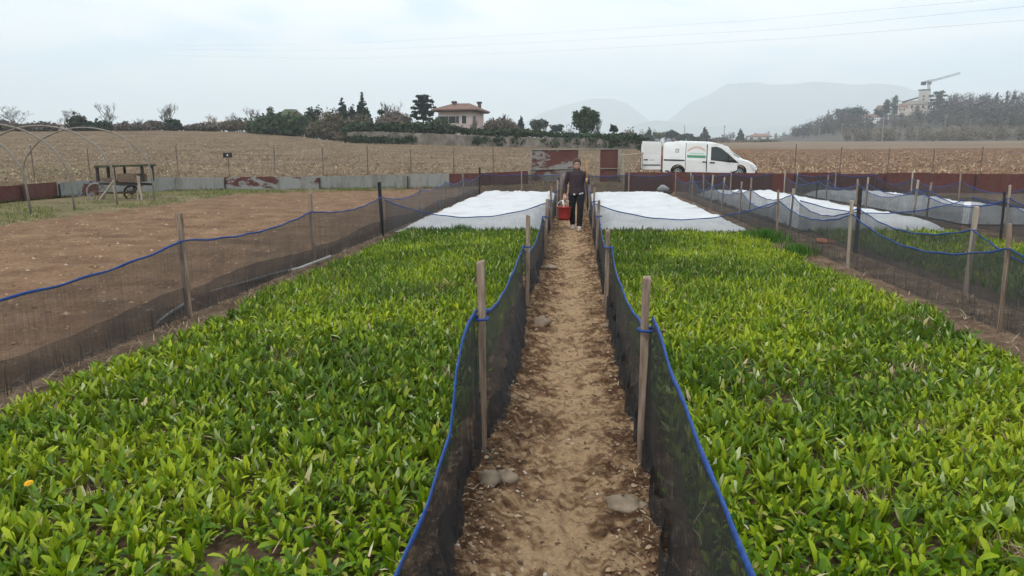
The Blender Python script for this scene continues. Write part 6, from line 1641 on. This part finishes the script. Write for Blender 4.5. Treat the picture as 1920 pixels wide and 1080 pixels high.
# villa with tower
def tower_villa():
    p = on_hill(1716, 0.60); r_ = math.hypot(p.x, p.y); k = px_size(r_)
    ang = math.atan2(*(reversed((stand(1760, r_) - stand(1680, r_)).to_2d())))
    def z(py): return AT(1716, py, r_).z
    zb = z(222); root = empty('hill_villa', (p.x, p.y, zb), ang); tag(root, 'pale villa with a square battlemented tower on the wooded hill', 'villa')
    def X_(px): return (px - 1716) * k
    def Z_(py): return z(py) - zb
    w = X_(1728) - X_(1713)
    t = MB().box(((X_(1713) + X_(1728)) / 2, w / 2, Z_(172) / 2), (w, w, Z_(172))).build('tower', M['tower_wall'], root)
    for i in range(4):
        for (yy) in (0.12 * w, 0.88 * w):
            MB().box((X_(1713) + w * (0.12 + 0.253 * i), yy, (Z_(172) + Z_(169)) / 2), (w * 0.15, w * 0.15, Z_(169) - Z_(172))).build('merlon', M['tower_wall'], t)
    hip_roof(MB(), X_(1712), X_(1729), -0.3, w + 0.3, Z_(168.6), Z_(167) - Z_(168.6), 0.3).build('tower_roof', M['eave'], t)
    for py, a in ((181, 0.5), (187, 0.5)): MB().box((X_(1713) + w * a, -0.05, Z_(py)), (w * 0.16, 0.2, Z_(180) - Z_(183))).build('window', M['opening'], t)
    b = MB().box(((X_(1690) + X_(1713)) / 2, w * 0.7, Z_(190) / 2), (X_(1713) - X_(1690), w * 1.2, Z_(190))).build('wing', M['tower_wall'], root)
    x0, x1 = X_(1689), X_(1713)
    MB().add([(x0, -0.5, Z_(190)), (x1, -0.5, Z_(182)), (x1, w * 1.4, Z_(182)), (x0, w * 1.4, Z_(190)), (x0, -0.5, Z_(191)), (x1, -0.5, Z_(183)), (x1, w * 1.4, Z_(183)), (x0, w * 1.4, Z_(191))], [(0, 1, 2, 3), (7, 6, 5, 4), (0, 4, 5, 1), (2, 6, 7, 3), (0, 3, 7, 4), (1, 5, 6, 2)]).build('wing_roof', M['eave'], root)
    f = MB().box(((X_(1692) + X_(1733)) / 2, -3, Z_(197) / 2), (X_(1733) - X_(1692), 8, Z_(197))).build('front_house', M['pink_pale'], root)
    hip_roof(MB(), X_(1691), X_(1734), -7, 1, Z_(197), Z_(189) - Z_(197), 0.4).build('front_roof', M['roof_grey'], root)
    for i in range(5): MB().box((X_(1697 + 8 * i), -7.05, Z_(202)), (1.1, 0.2, 1.6)).build('window', M['opening'], f)
M['pink_pale'] = noisy('pale_pink_render', [(0.3, (0.50, 0.42, 0.37)), (0.7, (0.60, 0.52, 0.47))], 0.3, 0.9)
M['roof_grey'] = noisy('greyed_roof', [(0.3, (0.17, 0.15, 0.12)), (0.7, (0.26, 0.23, 0.19))], 0.5, 0.9)
tower_villa()
def hill_house(px0, px1, yt, ye, yb_, u, label, wall, roof, wins=2):
    p = on_hill((px0 + px1) / 2, u); r_ = math.hypot(p.x, p.y)
    return small_house(px0, px1, yt, ye, r_, label, wall, roof, yb_, wins, name='hill_house', depth=0.5)
hill_house(1676, 1692, 195, 200, 214, 0.52, 'orange-roofed house next to the pale villa', M['pink_pale'], M['roof_orange'], 2)
hill_house(1636, 1652, 198, 203, 214, 0.55, 'orange-roofed house behind the small dark tree on the hill', M['pink_pale'], M['roof_orange'], 1)
hill_house(1612, 1638, 215, 220, 228, 0.44, 'lowest reddish-roofed house on the hillside', M['white_wall'], M['roof_orange'], 2)
hill_house(1650, 1690, 216, 218, 222, 0.5, 'long low white building below the cypresses', M['white_wall'], M['roof_tile'], 4)
# crane
def crane():
    p = on_hill(1741, 0.66); r_ = math.hypot(p.x, p.y)
    def q(px, py): return AT(px, py, r_)
    root = empty('tower_crane', p); tag(root, 'tower crane with a raised jib behind the hill villa', 'crane')
    def rel(px, py): return q(px, py) - p
    def lattice(a, b, w, n, name, r0=0.12):
        m = MB(); d = (b - a); dn = d.normalized(); s = dn.cross(Vector((0, 1, 0))).normalized() * w; t = Vector((0, 1, 0)) * w
        cs = [s + t, s - t, -s - t, -s + t]
        for c in cs: m.tube([a + c, b + c], r0, 4, False)
        for i in range(n):
            u0, u1 = i / n, (i + 1) / n
            for j in range(4): m.tube([a + d * u0 + cs[j], a + d * u1 + cs[(j + 1) % 4]], r0 * 0.6, 3, False)
        m.build(name, M['crane'], root)
    lattice(Vector((0, 0, -4)), rel(1741, 152), 0.55, 16, 'mast', 0.10)
    lattice(rel(1741, 153.5), rel(1800, 137), 0.42, 16, 'jib', 0.10)
    lattice(rel(1731, 156), rel(1741, 153), 0.7, 3, 'counter_jib', 0.14)
    c = rel(1731.5, 156.5); MB().box((c.x, c.y, c.z), (2.4, 1.6, 2.0)).build('counterweight', M['post_dark'], root)
    c = rel(1742, 154); MB().box((c.x, c.y - 1, c.z - 0.6), (1.5, 1.5, 1.8)).build('cab', M['crane'], root)
    MB().tube([rel(1741, 150), rel(1735, 153.6)], 0.12, 4).build('tie_bar', M['crane'], root)
    MB().tube([rel(1741, 150), rel(1764, 147.6)], 0.10, 4).build('tie_bar', M['crane'], root)
M['crane'] = plain('crane_grey', (0.16, 0.16, 0.165), 0.6)
crane()

# ------------------------------------------------------------------ poles and overhead lines
def pole(px, ytop, ybase, r_, label, arms=True):
    p = AT(px, ybase, r_); h = AT(px, ytop, r_).z - p.z
    root = empty('utility_pole', p); tag(root, label, 'pole')
    rr = 0.10 + r_ * 0.0002
    MB().tube([(0, 0, -0.5), (0, 0, h)], [rr, rr * 0.8], 8).build('shaft', M['pole_grey'], root)
    if arms:
        for k_ in (0.9, 0.96): MB().box((0, 0, h * k_), (h * 0.16, 0.1, 0.12)).build('cross_arm', M['pole_grey'], root)
M['pole_grey'] = plain('pole_concrete', (0.27, 0.26, 0.25), 0.9)
pole(1653, 218, 272, 300, 'tallest pale utility pole in front of the wooded hill', False)
pole(1577, 231, 262, 360, 'pale utility pole left of the tallest one')
pole(1770, 215, 252, 330, 'pale utility pole with crossarms right of the tallest one')
pole(1535, 240, 263, 400, 'short utility pole at the left end of the wood', False)
pole(1357, 235, 268, 380, 'dark mast between the two far conifers', True)
pole(1283, 235, 262, 330, 'thin mast behind the van roof', False)
for i, (pts_, lb) in enumerate(((((330, 86, 420), (640, 82, 330), (1000, 64, 250), (1400, 39, 190), (1830, 2, 140), (2100, -26, 120)), 'topmost of the three overhead lines crossing the sky'),
                             (((300, 92, 420), (640, 95, 330), (1000, 80, 250), (1500, 53, 180), (1920, 12, 135), (2150, -14, 115)), 'middle one of the three overhead lines crossing the sky'),
                             (((300, 104, 420), (640, 110, 330), (1000, 98, 250), (1500, 71, 180), (1920, 38, 135), (2150, 18, 115)), 'lowest of the three overhead lines crossing the sky'))):
    pp_ = [AT(*q) for q in pts_]
    full = []
    for a, b in zip(pp_, pp_[1:]):
        for j in range(6): full.append(a.lerp(b, j / 6))
    full.append(pp_[-1]); o0 = full[0].copy()
    o = MB().tube([q - o0 for q in full], 0.013, 4).build('power_line', M['cable'] if 'cable' in M else M['steel'], None, loc=o0); tag(o, lb, 'cable', 'overhead lines')

# ================================================================== MOUNTAINS AND AIR
def ridge(name, prof, r0, r1, mat, rough=6, seed=0):
    """a mountain: foot at r0, crest at r1, back slope; crest heights along the skyline"""
    hx_ = np.linspace(prof[0][0], prof[-1][0], 150); nv_ = 34; V = np.zeros((150, nv_, 3))
    for i, px in enumerate(hx_):
        yt = float(np.interp(px, [q[0] for q in prof], [q[1] for q in prof])) + rough * (vnoise(np.array([px / 38.0]), np.array([seed + 0.5]), seed)[0] - 0.5)
        d = ray(float(px), 288); hh = math.hypot(d.x, d.y); ux, uy = d.x / hh, d.y / hh
        zt = AT(float(px), yt, r1).z
        for j in range(nv_):
            u = j / (nv_ - 1); v = u / 0.7
            r_ = r0 + (r1 - r0) * min(v, 1) if v <= 1 else r1 + (u - 0.7) / 0.3 * 900
            z = zt * min(v, 1) ** 0.9 if v <= 1 else zt * (1 - (u - 0.7) / 0.3)
            z += 0.12 * zt * (fbm(np.array([px / 60.0]), np.array([u * 5]), seed + 3, 3)[0] - 0.5) * math.sin(math.pi * min(v, 1)) if v < 1 else 0
            V[i, j] = (ux * r_, uy * r_, max(z, -1) if 0 < j < nv_ - 1 else -0.3)
    tag(link(name, mesh_np(name, V.reshape(-1, 3), grid_faces(150, nv_), mat, True)), kind='structure')
M['mountain'] = noisy('hazed_mountain_woods', [(0.3, (0.07, 0.095, 0.10)), (0.7, (0.12, 0.145, 0.145))], 0.004, 0.95)  # woods lightened and blued: some distance haze is put into the colour
ridge('mountain', [(1150, 268), (1230, 240), (1262, 215), (1290, 196), (1320, 180), (1345, 163), (1360, 158), (1410, 158), (1450, 156), (1520, 155), (1600, 155), (1640, 156), (1680, 164), (1720, 176), (1800, 184), (1900, 190), (2200, 215), (2500, 262)], 4300, 4900, M['mountain'], 9, 2)
ridge('mountain', [(880, 262), (960, 236), (1010, 214), (1060, 196), (1110, 186), (1145, 184), (1175, 196), (1210, 222), (1250, 250), (1290, 268)], 4900, 5300, M['mountain'], 6, 7)
ridge('mountain', [(1080, 268), (1160, 246), (1200, 230), (1225, 225), (1270, 232), (1330, 236), (1400, 240), (1480, 236), (1600, 240)], 3500, 3900, M['mountain'], 6, 11)

mh = bpy.data.materials.new('air'); mh.use_nodes = True; nh = mh.node_tree
nh.nodes.clear(); ho = nh.nodes.new('ShaderNodeOutputMaterial'); pv = nh.nodes.new('ShaderNodeVolumePrincipled')
pv.inputs['Color'].default_value = (0.87, 0.953, 1.0, 1); pv.inputs['Density'].default_value = HAZE
pv.inputs['Anisotropy'].default_value = 0.0
nh.links.new(pv.outputs['Volume'], ho.inputs['Volume'])
tag(MB().box((0, 0, 250), (12900, 12900, 508)).build('haze', mh), kind='stuff')
